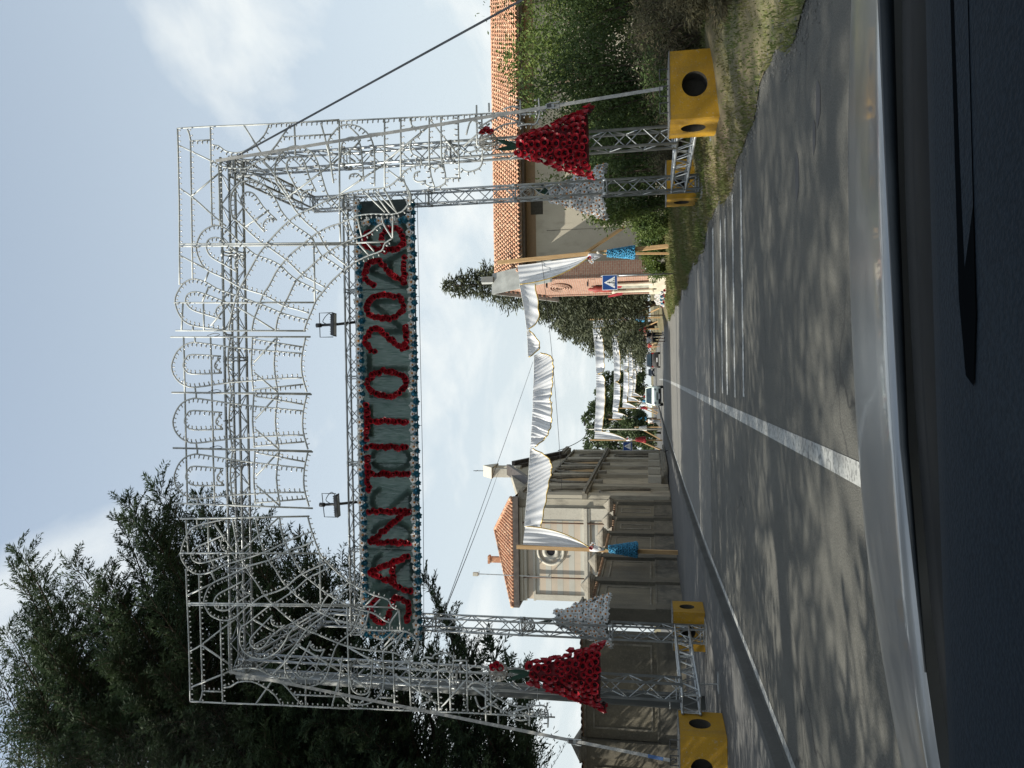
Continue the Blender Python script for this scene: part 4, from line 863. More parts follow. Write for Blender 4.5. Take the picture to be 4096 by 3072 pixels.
def brick_mat(name, c1, c2, mo, sc):
    m = bpy.data.materials.new(name); m.use_nodes = True; t = m.node_tree; b = t.nodes['Principled BSDF']; b.inputs['Roughness'].default_value = .88
    tc_ = t.nodes.new('ShaderNodeTexCoord'); mp_ = t.nodes.new('ShaderNodeMapping'); mp_.inputs['Rotation'].default_value = (math.pi/2, 0, 0)
    ad = t.nodes.new('ShaderNodeSeparateXYZ'); t.links.new(tc_.outputs['Object'], ad.inputs[0]); su = t.nodes.new('ShaderNodeMath'); t.links.new(ad.outputs[0], su.inputs[0]); t.links.new(ad.outputs[1], su.inputs[1])
    cb_ = t.nodes.new('ShaderNodeCombineXYZ'); t.links.new(su.outputs[0], cb_.inputs[0]); t.links.new(ad.outputs[2], cb_.inputs[1])
    bt = t.nodes.new('ShaderNodeTexBrick'); bt.inputs['Color1'].default_value = (*c1, 1); bt.inputs['Color2'].default_value = (*c2, 1); bt.inputs['Mortar'].default_value = (*mo, 1)
    bt.inputs['Scale'].default_value = sc; bt.inputs['Mortar Size'].default_value = .018; bt.inputs['Brick Width'].default_value = .5; bt.inputs['Row Height'].default_value = .2; t.links.new(cb_.outputs[0], bt.inputs['Vector'])
    nz = t.nodes.new('ShaderNodeTexNoise'); nz.inputs['Scale'].default_value = 1.3; t.links.new(tc_.outputs['Object'], nz.inputs['Vector']); mr = t.nodes.new('ShaderNodeMapRange'); mr.inputs['From Min'].default_value = .45; mr.inputs['From Max'].default_value = .75; mr.inputs['To Max'].default_value = .45; t.links.new(nz.outputs[0], mr.inputs[0])
    c = mixer(m, mr.outputs[0], bt.outputs[0], tuple(.7*a for a in c2)); t.links.new(c, b.inputs['Base Color'])
    bp = t.nodes.new('ShaderNodeBump'); bp.inputs['Strength'].default_value = .5; bp.inputs['Distance'].default_value = .02; bp.invert = True; t.links.new(bt.outputs[1], bp.inputs['Height']); t.links.new(bp.outputs[0], b.inputs['Normal']); return m
BRICK = brick_mat('pink_brick', (.37, .205, .145), (.30, .16, .115), (.38, .33, .27), 1.6)
CP = thing('brick_chapel', (5.12, 42.9, .3), 'narrow pink brick chapel with steep grey roof and oval relief', 'chapel', rz=math.atan2(.97, -.25))
# local: x along the facade away from the camera, y = inwards(-) ; facade plane y=0, outward +y
WF, DP, ZEV, ZAP = 2.75, .95, 7.0, 9.95
fixn(MB().prism([(0, 0), (WF, 0), (WF, ZEV), (WF/2, ZAP), (0, ZEV)], 'y', -DP, 0).build('wall', BRICK, CP))
CPS = layered('pale_stone', (.55, .50, .40), [(1.5, U, .45, .65, (.42, .37, .29), .7), (12, U, .5, .7, (.32, .29, .23), .3)], .85, .2)
MB().box(-.06, WF+.06, .0, .09, 0, .95).box(-.06, 0, -DP, 0, 0, .95).build('stone_base', CPS, CP)
GREYR = mat('grey_sheet_roof', (.34, .35, .33), .5, .2, 2)
for s_ in (0, 1):
    x0, x1 = (-.3, WF/2) if s_ == 0 else (WF/2, WF+.3); z0 = ZEV-.62; za, zb = (z0, ZAP+.08) if s_ == 0 else (ZAP+.08, z0)
    fixn(MB().add([(x0, -1.0, za), (x1, -1.0, zb), (x1, .3, zb), (x0, .3, za), (x0, -1.0, za-.12), (x1, -1.0, zb-.12), (x1, .3, zb-.12), (x0, .3, za-.12)], [(0,1,2,3),(7,6,5,4),(0,4,5,1),(1,5,6,2),(2,6,7,3),(3,7,4,0)]).build('roof_slope', GREYR, CP))
MB().box(WF/2-.16, WF/2+.16, -.75, -.4, ZAP, ZAP+.7).build('chimney', GREYR, CP)
for x0 in (-.02, WF-.12): MB().box(x0, x0+.14, .0, .06, .95, ZEV-.1).build('corner_strip', BRICK, CP)
cor = MB()
for i in range(12):
    t = i/12
    for s_ in (0, 1):
        x = t*WF/2 if s_ == 0 else WF-t*WF/2; z = ZEV-.2+t*(ZAP-ZEV); cor.box(x, x+.1, .0, .12, z-.14, z)
cor.build('corbel_course', BRICK, CP)
for r_ in (.62, .46, .3): MB().tube([(WF/2+r_*math.cos(t), .05, 6.0+r_*.95*math.sin(t)) for t in np.linspace(0, 2*math.pi, 25)], .05, 6, False).build('relief_ring', BRICK, CP, True)
for i in range(10):
    t = 2*math.pi*i/10; MB().bar((WF/2+.2*math.cos(t), .03, 6+.2*math.sin(t)), (WF/2+.58*math.cos(t), .03, 6+.55*math.sin(t)), .03, .05).build('relief_spoke', BRICK, CP)
for x in (WF/2-.55, WF/2+.55): MB().lathe([(.13, 0), (.13, .1), (.1, .15), (.085, 2.1), (.12, 2.2), (.14, 2.35)], 10, (x, .16, .7)).build('column', CPS, CP, True)
MB().box(WF/2-.45, WF/2+.45, .0, .05, .7, 3.0).build('niche_panel', mat('grey_green_door', (.3, .3, .25), .7, .3, 3), CP)
MB().lathe([(.16, 0), (.2, .3), (.15, .75), (.2, 1.0), (.09, 1.15), (.1, 1.3), (.02, 1.4)], 10, (WF/2, .2, 3.0)).build('statue', mat('statue_red', (.3, .05, .04), .6, .3, 3), CP, True)
for x in (WF/2-.6, WF/2+.6): MB().tube([(x, .1, 2.3), (x+.05, .4, 3.3)], .02, 5).add([(x, .15, 2.4), (x+.25, .3, 2.5), (x+.28, .4, 3.3), (x+.05, .4, 3.3)], [(0, 1, 2, 3)]).build('pennant', mat('dark_red_cloth', (.28, .02, .03), .7, .3, 4), CP)
for z in (4.3, 6.6): MB().bar((.2, .0, z), (.2, .3, z), .04, .04).box(.1, .3, .2, .42, z-.02, z+.06).build('wall_lamp', DARKM, CP)
MB().box(-.015, 0, -1.2, -.7, 5.6, 6.1).build('small_window', GREYR, CP)
# ------------------------------------------------------------------ trees
def limb_foliage(path, L, tw_step, tw_len, nl, leafL, leafW, droop, out, up=.0, wid=1.0):
    """side twigs along a limb with needle sprays on them; appends leaf quads to out and returns twig polylines"""
    P = [np.array(p) for p in path]; seg = [np.linalg.norm(b-a) for a, b in zip(P, P[1:])]; tot = sum(seg); tw = []
    d = .18*tot
    while d < tot:
        acc = 0
        for i, s in enumerate(seg):
            if acc+s >= d: break
            acc += s
        p = P[i]+(P[i+1]-P[i])*((d-acc)/s); t = (P[i+1]-P[i])/s; f = d/tot
        side = np.cross(t, [0, 0, 1.]); side /= np.linalg.norm(side)+1e-9
        for sg in (-1, 1):
            l = tw_len*(1.15-.75*f)*RNG.uniform(.6, 1.25); dr = t*RNG.uniform(.45, .9)+side*sg*RNG.uniform(.35, .9)*wid+np.array([0, 0, up+RNG.uniform(-.25, .2)])
            dr /= np.linalg.norm(dr); k_ = np.linspace(0.08, 1, nl)[:, None]
            q = p+dr*l*k_+np.array([0, 0, -1.])*droop*l*k_**2
            tw.append((p, p+dr*l*.6-np.array([0, 0, droop*l*.36]), q[-1]))
            sd = np.cross(dr, RNG.normal(0, 1, 3)*.5+np.array([0, 0, 1.])); sd /= np.linalg.norm(sd)+1e-9; alt = np.where(np.arange(nl) % 2 == 0, 1., -1.)[:, None]
            D = dr[None]*.75+sd[None]*alt*.62-np.array([0, 0, 1.])*(droop*1.3*k_); out.append(leafs(q+RNG.normal(0, .018*l, (nl, 3)), D, leafL*(1.25-.6*k_[:, 0]), leafW, .24))
        d += tw_step*RNG.uniform(.7, 1.3)
    n_ = 12; q = np.array([P[-1]]*n_)+RNG.normal(0, .08, (n_, 3)); out.append(leafs(q, np.repeat((P[-1]-P[-2])[None]/seg[-1], n_, 0), leafL*1.2, leafW, .5))
    return tw
def cedar(base, H, limbs, label, group, tw_len=1.1, nl=13, leafL=.2, leafW=.022, step=.2, extra=0, reach=4.5, zlow=4.5):
    bx_, by_ = base[0], base[1]
    T = thing('cedar_tree', (bx_, by_, .1), label, 'tree', group)
    tr = MB(); tr.tube([(bx_+.12*math.sin(z*.5), by_+.1*math.cos(z*.4), z) for z in np.linspace(.0, H, 12)], [max(.42*(1-z/H)**.8, .04) for z in np.linspace(0, H, 12)], 9); out = []
    L_ = list(limbs)
    for i in range(extra):
        z = zlow+(H-zlow)*(i+.5)/extra; a = i*2.4+RNG.uniform(-.4, .4); r = reach*(1-.62*((z-zlow)/(H-zlow)))*RNG.uniform(.7, 1.15)
        L_.append((z, (bx_+r*math.cos(a), by_+r*math.sin(a), z+RNG.uniform(-.1, .45)*r*.6)))
    for z, tip in L_:
        a = Vector((bx_+.12*math.sin(z*.5), by_+.1*math.cos(z*.4), z)); b = Vector(tip); m1 = a.lerp(b, .35)+Vector((0, 0, -.02*(b-a).length+rnd(-.2, .2))); m2 = a.lerp(b, .72)+Vector((rnd(-.2, .2), rnd(-.2, .2), -.05*(b-a).length))
        path = smooth_path([a, m1, m2, b], 5); Ln = (b-a).length
        tr.tube(path, list(np.linspace(.02+.007*Ln, .006, len(path))), 5)
        for t0, t1, t2 in limb_foliage([tuple(p) for p in path], Ln, step, tw_len, nl, leafL, leafW, .28, out, .08):
            if RNG.random() < .55: tr.tube([t0, t1, t2], [.012, .008, .003], 3, False)
    tr.build('trunk', BARK, T, True); quads_mesh('crown', np.concatenate(out), CEDAR, T); return T
# the big cedar left of the gantry: its trunk stands outside the picture, its limbs reach over the pavement
TY = 21.0
def tip(X, Z, Y=TY): return (X*Y/17., Y, 1.25+(Z-1.25)*Y/17.)
targets = [(-4.3, 17.2, 21), (-5.1, 16.6, 22), (-4.7, 15.6, 20.4), (-3.0, 14.0, 21), (-3.6, 14.2, 22), (-2.7, 13.2, 20.6), (-3.3, 12.9, 21.5), (-2.9, 12.1, 20.5), (-3.5, 11.6, 22), (-3.2, 11.1, 21), (-3.5, 10.4, 20.3), (-4.0, 10.0, 22), (-3.9, 9.5, 21), (-4.5, 8.5, 20.4), (-5.2, 8.2, 21.6), (-5.0, 7.5, 21), (-5.6, 6.9, 20.6), (-4.8, 6.4, 21.4), (-5.6, 6.0, 22), (-6.2, 5.6, 21), (-6.9, 5.5, 20.5), (-7.6, 5.1, 21.5), (-8.2, 4.8, 21), (-8.8, 4.4, 20.5), (-7.0, 6.6, 19.6), (-6.2, 8.0, 19.8), (-6.0, 9.6, 19.6), (-6.0, 11.2, 20), (-6.4, 12.8, 20), (-6.6, 14.6, 20), (-7, 16.4, 20), (-5.6, 13.4, 22.5), (-5.2, 11.5, 22.5), (-6.5, 17.6, 20), (-7.6, 17.9, 20), (-8, 7.4, 20), (-8.2, 9.2, 19.8), (-8.2, 11, 19.8), (-8.4, 13, 19.8), (-8.6, 15, 20), (-8.4, 17, 20)]
limbs = []
for X, Z, Y in targets:
    p = tip(X, Z, Y); z0 = max(3.6, p[2]-.32*abs(p[0]+13)+rnd(-.6, .6)); limbs.append((z0, p))
ol = sorted((Z, X) for X, Z, Y in targets[:24])
for i in range(150):          # limbs filling the crown inside its outline
    Z = rnd(4.9, 17.3); X = float(np.interp(Z, [a for a, b in ol], [b for a, b in ol]))-rnd(.3, 5.5); Y = rnd(18.8, 23.5)
    p = tip(X, Z, Y); limbs.append((max(3.8, p[2]-.3*abs(p[0]+13)), p))
cedar((-13.0, 21.2), 21.0, limbs, 'big dark cedar with drooping sprays behind the left of the light arch', 'cedars left of the road', extra=40, reach=5.5, nl=42, tw_len=1.9, leafL=.21, leafW=.0165)
cedar((-16.0, 24.0), 18.5, [], 'dark cedar standing behind the big drooping cedar at the wall', 'cedars left of the road', extra=80, reach=7.0, step=.26, nl=24, tw_len=2.0, leafL=.32, leafW=.032, zlow=5.2)
C2 = cedar((-13.2, 11.5), 25, [], 'dark cedar at the left picture edge before the wall', 'cedars left of the road', extra=95, reach=6.0, step=.36, nl=12, tw_len=1.7, leafL=.34, leafW=.045)
def dup(root, loc, rz, label):
    r = root.copy(); COL.objects.link(r); r.location = loc; r.rotation_euler = (0, 0, rz); r['label'] = label
    for ch in root.children:
        c = ch.copy(); COL.objects.link(c); c.parent = r
    return r
for k_, (x, y, rz, l) in enumerate(((-12.6, 4.0, 2.1, 'cedar left of the car, outside the picture'), (-13.2, -4.0, 4.0, 'cedar behind the car, outside the picture'), (-18.5, 15.5, 5.2, 'cedar of the second row before the wall, outside the picture'))): dup(C2, (x, y, .1), rz, l)

def spruce(base, H, R, label, n_wh=26, m=SPRUCE, lf=.3, zl=1.2, cat='spruce_tree', lw=.05, pw=.85):
    x, y = base; T = thing(cat, (x, y, .2), label, 'tree', 'trees beyond the chapel'); tr = MB(); tr.tube([(x, y, 0), (x, y, H*.6), (x, y, H)], [.3, .16, .03], 8); out = []
    for i in range(n_wh):
        f = (i+.5)/n_wh; z = zl+(H-zl)*f; r = R*(1-f)**pw*(.8+.35*RNG.random())+.15
        for k_ in range(9):
            a = k_*.7+i*1.3+RNG.uniform(-.25, .25); rr = r*RNG.uniform(.65, 1.15); d = np.array([math.cos(a), math.sin(a), 0]); p0 = np.array([x, y, z])
            nn = max(14, int(rr*34)); t = RNG.random(nn)**.6
            q = p0+d*(rr*t)[:, None]+np.array([0, 0, 1.])*(-.22*rr*t+.28*rr*t*t)[:, None]+RNG.normal(0, .10+.05*rr, (nn, 3))
            out.append(leafs(q, np.repeat((d+[0, 0, -.15])[None], nn, 0), lf, lw, .5))
            if k_ % 3 == 0: tr.tube([tuple(p0), tuple(p0+d*rr*.8+[0, 0, -.03])], [.04, .012], 4)
    tr.build('trunk', BARK, T, True); quads_mesh('crown', np.concatenate(out), m, T)
spruce((6.9, 60), 17.6, 4.6, 'tall dark spruce rising behind the brick chapel', 36, lf=.42, lw=.05, zl=2)
spruce((7.0, 84), 14.6, 5.0, 'broad dark conifer left of the tall spruce, over the dark car', 26, lf=.45, lw=.06, zl=2.0, pw=.6)
spruce((10.0, 68), 14.5, 4.4, 'dark spruce hidden half behind the brick chapel', 26, lf=.42, lw=.055)
spruce((6.2, 108), 14, 5.6, 'wide conifer over the right lane behind the third fabric gate', 22, lf=.5, lw=.075, zl=2.0, pw=.5)
spruce((8.0, 150), 15, 6.5, 'farthest conifer right of the road end', 20, lf=.6, lw=.1, zl=2.0, pw=.5)
def broad(base, H, R, label, m=BROADL, n=5200, lf=.32, zc=.62, group='trees left of the far road', name='broadleaf_tree', cat='tree', lw=.10, trunk=.14):
    x, y = base; T = thing(name, (x, y, .1), label, cat, group); tr = MB(); tr.tube([(x, y, 0), (x+.1, y, H*.45), (x, y+.1, H*.8)], [trunk, trunk*.7, .03], 7)
    cl = []; nc = 26
    for i in range(nc):
        a = RNG.uniform(0, 6.28); z = H*RNG.uniform(.22, .97); rr = R*math.sqrt(RNG.random())*(1-abs(z/H-zc)**1.6*1.1); cl.append((x+rr*math.cos(a), y+rr*math.sin(a), z, R*RNG.uniform(.2, .42)))
        tr.tube([(x, y, z*.55), (x+rr*.6*math.cos(a), y+rr*.6*math.sin(a), z*.85), cl[-1][:3]], [trunk*.4, trunk*.2, .01], 4)
    out = []
    for cx_, cy_, cz_, cr_ in cl:
        k_ = n//nc; d = RNG.normal(0, 1, (k_, 3)); d /= np.linalg.norm(d, axis=1, keepdims=True); q = np.array([cx_, cy_, cz_])+d*(cr_*RNG.random(k_)**.4)[:, None]*[1, 1, .8]
        out.append(leafs(q, d, lf, lw, .8))
    tr.build('trunk', BARK, T, True); quads_mesh('crown', np.concatenate(out), m, T)
for (x, y, h, r, l) in ((-9.5, 150, 14.2, 4.2, 'rounded green tree beside the third fabric gate'), (-15.5, 158, 15.0, 4.6, 'green tree behind the street lamp past the church'), (-4.6, 176, 13.5, 3.6, 'green tree just left of the pale car roof'), (-13.0, 190, 15, 4.6, 'green tree left of the far fabric gates'), (-8, 215, 13, 5, 'far green tree left of the road end'), (-2.5, 330, 13, 6.0, 'far tree closing the road end')):
    broad((x, y), h, r, l, lf=.6, lw=.19)
broad((-7.4, 90), 4.4, 2.2, 'olive green hedge bush behind the left pole of the second gate', n=3500, lf=.35, zc=.4, lw=.12, name='hedge_bush', cat='bush')

# shrubs and dry brush right of the verge
def shrub(x, y, rx, ry, h, n, m, label, lf=.075, lw=.017, stems=26, cat='shrub', z0=.25, name='shrub', arch=.5, group='shrubs right of the road', fl=None):
    T = thing(name, (x, y, z0), label, cat, group); st = MB(); out = []; tips = []
    for i in range(stems):
        a = RNG.uniform(0, 6.28); r = math.sqrt(RNG.random()); hh = h*RNG.uniform(.55, 1.0)*(1-.35*r*r); bx_, by_ = x+.3*rx*r*math.cos(a), y+.3*ry*r*math.sin(a)
        tx, ty = x+rx*r*math.cos(a), y+ry*r*math.sin(a); path = smooth_path([(bx_, by_, z0-.1), ((bx_+tx)/2, (by_+ty)/2, z0+hh*.65), (tx, ty, z0+hh*(1-arch*.25*r))], 5)
        st.tube(path, list(np.linspace(.022, .005, len(path))), 4); k_ = n//stems; P = np.array([tuple(p) for p in path]); t = .12+.88*RNG.random(k_)**.8; idx = np.minimum((t*(len(P)-1)).astype(int), len(P)-2); fr_ = (t*(len(P)-1)-idx)[:, None]
        q = P[idx]*(1-fr_)+P[idx+1]*fr_; sp = RNG.normal(0, 1, (k_, 3))*np.array([.15*rx, .15*ry, .055*h]); q = q+sp; q[:, 2] = np.maximum(q[:, 2], z0+.02)
        out.append(leafs(q, sp/np.linalg.norm(sp, axis=1, keepdims=True)+[0, 0, -.25], lf, lw, .5)); tips.append(q[:6])
    st.build('stems', BARK, T); quads_mesh('foliage', np.concatenate(out), m, T)
    if fl is not None: quads_mesh('blossom', leafs(np.concatenate(tips)[::2], np.tile([0, -1., .4], (len(np.concatenate(tips)[::2]), 1)), .09, .04, .6), fl, T)
S_ = shrub
broad((11.4, 25), 5.6, 2.5, 'loose green acacia tree rising over the tiled roof at the right edge', SHRUBG, 6500, .13, .6, 'shrubs right of the road', 'acacia_tree', 'tree', .03, .09)
broad((8.6, 23), 5.0, 1.9, 'leafy acacia tree behind the red bell, reaching the eaves', SHRUBG, 7500, .13, .6, 'shrubs right of the road', 'acacia_tree', 'tree', .03, .08)
S_(7.3, 19.5, 1.5, 1.6, 4.7, 12500, SHRUBD, 'tall dark shrub behind the near yellow block and red bell', .11, .022)
S_(9.9, 20.5, 1.8, 1.6, 5.2, 12500, SHRUBD, 'tall dark shrub at the right picture edge', .11, .022)
S_(5.75, 21.5, 1.1, 1.5, 3.9, 9500, SHRUBD, 'dark shrub between the two right columns', .10, .02)
S_(12.5, 24, 2, 1.8, 5.4, 14000, SHRUBG, 'green shrub in front of the tiled roof at the right edge', .12, .025)
S_(7.2, 28.2, 1.4, 1.5, 5.2, 15000, SHRUBG, 'sunlit feathery acacia shrub right of the white flower bell', .13, .026)
S_(6.4, 30.0, .95, 1.2, 4.0, 11000, SHRUBG, 'sunlit leafy shrub between the far column and the gate post', .13, .026)
S_(6.0, 32.2, .7, .9, 2.0, 7000, SHRUBG, 'sunlit low shrub beside the brace of the gate post', .13, .026)
S_(8.8, 28.5, 1.6, 1.4, 4.8, 13000, SHRUBG, 'green acacia shrub behind the dark shrubs, before the long house', .12, .023)
S_(7.7, 24.2, 1.4, 1.3, 4.3, 9500, SHRUBD, 'mid green shrub in the middle of the thicket', .11, .022)
S_(6.2, 39.5, .9, .7, 2.0, 6000, SHRUBG, 'white-flowering oleander bush by the chapel wall', .14, .026, 22, fl=WHITEF)
S_(5.0, 40.2, .6, .6, 1.6, 4000, SHRUBG, 'small white-flowering bush at the chapel corner', .13, .026, 16, fl=WHITEF)
for i, (x, y, rx, h, l) in enumerate(((5.9, 13.2, 1.0, 1.5, 'dry brown brush behind the near yellow block'), (7.4, 13.6, 1.3, 1.9, 'tangled dry brush right of the near yellow block'), (6.2, 10.4, .9, .8, 'low dry brush before the near yellow block'), (6.6, 16.3, 1.3, 1.7, 'dry brush under the tall dark shrub'), (5.2, 18.9, .8, 1.2, 'grey brush between the gantry ground beam and thicket'), (8.9, 11.8, 1.2, 1.7, 'dry brown brush at the far right edge'), (4.7, 8.9, .7, .45, 'dry grass clump at the road edge nearest the car'), (7.2, 9.6, 1.3, 1.3, 'dry brush at the right edge nearest the car'), (5.6, 11.4, .7, .9, 'dry brush just right of the near yellow block front'), (8.6, 14.8, 1.4, 2.2, 'high dry brush below the dark guy strap'), (5.9, 8.3, .9, .8, 'dry brush beside the road nearest the car'))):
    S_(x, y, rx, rx*.9, h, 9500, DRY if i % 2 == 0 else DRY, l, .10, .008, 34, 'dry brush', .2, 'dry_brush', .9, 'dry brush right of the road')
S_(5.55, 14.6, .9, 1.4, 1.3, 7000, SHRUBD, 'low green weeds beside the near column', .09, .014, 26, 'weeds', .2, 'weed_clump', .8)

# ------------------------------------------------------------------ lamp pole, overhead cables
PL = thing('steel_pole', (-7.52, 17.6, .13), 'thick dark grey pole beside the left near column', 'pole')
MB().tube([(-7.52, 17.6, .1), (-7.5, 17.6, 11.5)], [.155, .12], 16).build('shaft', GREYP, PL, True)
for z in (.9, 3.9): MB().tube([(-7.52+.16*math.cos(t), 17.6+.16*math.sin(t), z) for t in np.linspace(0, 6.283, 17)], .009, 4, False).build('band', STEEL, PL)
MB().tube([(-7.35, 17.42, 1.0), (-7.25, 17.3, 1.5)], .008, 4).build('wire_end', STEEL, PL)
def cable(a, b, sag, label, r=.012, n=14):
    a = Vector(a); b = Vector(b); o = MB().tube([a.lerp(b, t)+Vector((0, 0, -sag*4*t*(1-t))) for t in np.linspace(0, 1, n)], r, 4).build('overhead_cable', BLACK)
    tag(o, label, 'cable')
cable((.4, 35, 6.55), (-5.7, 17, 6.05), .02, 'thin cable from the first white fabric to the left column', .008)
cable((-7.9, 58, 12.9), (-5.6, 17, 6.0), .05, 'thin cable from the church gable to the left column', .012)
cable((-5.5, 35, 5.3), (5.2, 35, 6.1), .1, 'thin cable strung below the first white fabric', .01)
cable((-7.6, 72, 9.9), (-6.2, 79.9, 7.9), .9, 'black cable sagging from the church corner to the lamp pole', .04)

# ------------------------------------------------------------------ fabric gates
def swag(name, top, bot, label, pleat=.07, npl=16, nv=6, seed=0, group=None, billow=.12):
    """cloth between a top and a bottom polyline [(x,y,z)], with vertical pleats and a gold hem"""
    T = thing(name, top[len(top)//2], label, 'fabric', group)
    n_ = npl*6; A = smooth_path(top, 12); B = smooth_path(bot, 12)
    def samp(P, t): f = t*(len(P)-1); i = min(int(f), len(P)-2); return P[i].lerp(P[i+1], f-i)
    nf = int(npl*1.5); fold = np.array([(rnd(-.02, 1.02), rnd(-.6, 1.0)*pleat, rnd(.25, 1.1)/npl, rnd(-.9, .9)/npl) for _ in range(nf)]); ph = [rnd(0, 6.28) for _ in range(5)]; pts = []; hem = []
    for i in range(n_+1):
        t = i/n_; a, b = samp(A, t), samp(B, t)
        for j in range(nv+1):
            s = j/nv; p = a.lerp(b, s); w = float(np.sum(fold[:, 1]*np.exp(-((t-fold[:, 0]-fold[:, 3]*s)/fold[:, 2])**2)))*(.55+.65*s)*1.5+.25*pleat*math.sin(2*math.pi*npl*t+ph[0]+3*math.sin(7*t+ph[1])+s)
            p = p+Vector((0, -1, 0))*(w-billow*math.sin(math.pi*s)*.6)+Vector((0, 0, .02*math.sin(2*math.pi*npl*.5*t+ph[3])*s)); pts.append(p)
        hem.append(pts[-1])
    MB().grid(pts, n_+1, nv+1).build('cloth', WHITEC, T, True); MB().tube([p+Vector((0, -.01, -.015)) for p in hem], .028 if top[0][1] < 50 else .035, 5).build('gold_hem', GOLD, T, True)
    MB().tube([samp(A, t) for t in np.linspace(0, 1, 24)], .012, 4).build('cord', WHITEF, T); return T
def drape(x0, x1, xt, y, z0, z1, label, flip=1, group=None):
    """a side curtain gathered to a point by the pole"""
    T = thing('side_curtain', (xt, y, z1), label, 'curtain', group); pts = []; nu, nv = 40, 26
    for j in range(nv+1):
        s = j/nv; w = 1-(s**2.4)*.96
        for i in range(nu+1):
            t = i/nu; xa = x0+(xt-x0)*s**1.2; x = xa+(x1-x0)*t*w+(.0 if flip > 0 else 0); pts.append((x, y+(.035*math.sin(t*9+s*4+1)+.03*math.sin(t*23-s*5+2*math.sin(3*s)))*(.4+.6*s)*w+.12*math.sin(math.pi*t)*math.sin(math.pi*s), z0+(z1-z0)*s-(.12*t*(1-s))))
    MB().grid(pts, nv+1, nu+1).build('cloth', WHITEC, T, True)
    MB().tube([pts[j*(nu+1)+nu] for j in range(nv+1)], .024, 5).build('gold_hem', GOLD, T, True)
    MB().tube([(xt+.02, y, z1+.05), (xt+.05*flip, y-.05, z1-.25), (xt+.02, y, z1-.6)], [.10, .14, .05], 9).build('gathered_end', WHITEC, T, True)
    for k_ in range(3): place('red_flower' if k_ == 0 else 'white_flower', RED_CUP if k_ == 0 else WHITE_FL, T, (xt+.12*flip+.08*k_*flip, y-.15, z1-.02-.05*k_), qrot((0, -1, .1), k_), 1.6)
def flower_cone(x, y, z0, z1, r0, r1, m, label, group, ring=True, cat='flower cone', mesh=True):
    T = thing('flower_cone', (x, y, z0), label, cat, group); MB().lathe([(r1*.9, 0), (r0*.9, z1-z0)], 12, (x, y, z0)).build('core', mat('dark_'+m.name, (.008, .03, .06) if 'blue' in m.name else (.2, .02, .02) if 'red' in m.name else (.5, .5, .5), .8, .3, 4), T)
    mb = MB(); rows = max(5, int((z1-z0)/.1))
    for j in range(rows):
        t = (j+.5)/rows; r = r1+(r0-r1)*t; k_ = max(6, int(2*math.pi*r/.12))
        for i in range(k_):
            a = 2*math.pi*(i+.5*(j % 2))/k_; c, s = math.cos(a), math.sin(a); p = Vector((x+r*c, y+r*s, z0+(z1-z0)*t+rnd(-.02, .02))); u = Vector((-s, c, 0)); v = Vector((0, 0, 1)); q = .055
            mb.tube([p+(u*math.cos(b)+v*math.sin(b))*q+Vector((c, s, 0))*rnd(0, .04) for b in np.linspace(0, 2*math.pi, 7)], .022, 4, False)
    tag(mb.build('paper_flowers', m, T, True), kind='stuff')
    ll = MB(); ll.tube([(x, y, z1), (x+.05, y, z1+.25)], [.05, .015], 5).build('stem', LEAFG, T)
    MB().lathe([(.02, 0), (.07, .05), (.08, .12), (.02, .18)], 8, (x+.05, y-.1, z1+.28)).build('top_ball', WICKER, T)
def post(x, y, z0, x1, z1, label, group, brace=None, w=.14, second=None):
    T = thing('timber_post', (x, y, z0), label, 'post', group); MB().bar((x, y+.06, z0), (x1, y+.06, z1), w, w).build('upright', WOODP, T)
    if second: MB().bar((x+second, y+.4, z0), (x+second*.6, y+.3, z0+3.2), .09, .09).build('stake', WOODP, T)
    if brace: MB().bar(brace[0], brace[1], .1, .12).build('brace', WOODP, T)
g1 = 'posts of the fabric gates'
post(-8.25, 35, .12, -8.18, 7.45, 'timber post left of the nearest fabric gate, before the wall', g1, None, .17, -.12)
post(5.45, 35, .35, 5.02, 8.15, 'tall timber post right of the nearest fabric gate, by the oleander', g1, ((5.3, 35.1, 4.1), (6.6, 36.0, 2.3)), .17, -.28)
tp = [(-7.23, 35, 7.06), (-5.38, 35, 6.88), (-3.54, 35, 6.74)]
swag('fabric_swag', tp, [(-7.2, 35, 6.3), (-5.4, 35, 5.95), (-4.2, 35, 5.8), (-3.58, 35, 6.62)], 'white gathered fabric hung before the church roof, left part of nearest gate', .07, 16)
swag('fabric_swag', [(-3.52, 35, 6.72), (-2.4, 35, 6.64), (-1.45, 35, 6.58)], [(-3.5, 35, 6.5), (-3.0, 35, 5.95), (-2.3, 35, 5.74), (-1.45, 35, 5.74)], 'white gathered fabric left of the middle of the nearest gate', .07, 13)
swag('fabric_swag', [(-1.45, 35.02, 6.6), (-.4, 35, 6.53), (.7, 35, 6.5)], [(-1.5, 35.02, 5.8), (-.4, 35, 5.66), (.55, 35, 5.68), (.8, 35, 6.2)], 'white pleated fabric in the middle of the nearest gate', .08, 17)
swag('fabric_swag', [(.62, 34.97, 6.78), (1.2, 35, 6.79), (1.84, 35, 6.82)], [(.62, 34.97, 6.72), (1.0, 35, 6.28), (1.4, 35, 6.33), (1.86, 35, 6.72)], 'small looped white fabric right of the middle of the nearest gate', .04, 8)
swag('fabric_swag', [(1.86, 35, 6.82), (2.9, 35, 6.94), (4.0, 35, 7.13)], [(1.9, 35, 6.72), (2.3, 35, 6.3), (3.0, 35, 6.28), (3.95, 35, 6.42)], 'white fabric swag before the spruce, right part of nearest gate', .035, 7)
drape(-8.06, -7.2, -8.2, 35, 7.15, 4.0, 'white side curtain gathered at the left post of the nearest gate', 1)
drape(4.85, 3.98, 5.15, 35, 7.22, 3.9, 'white side curtain gathered at the right post of the nearest gate', -1)
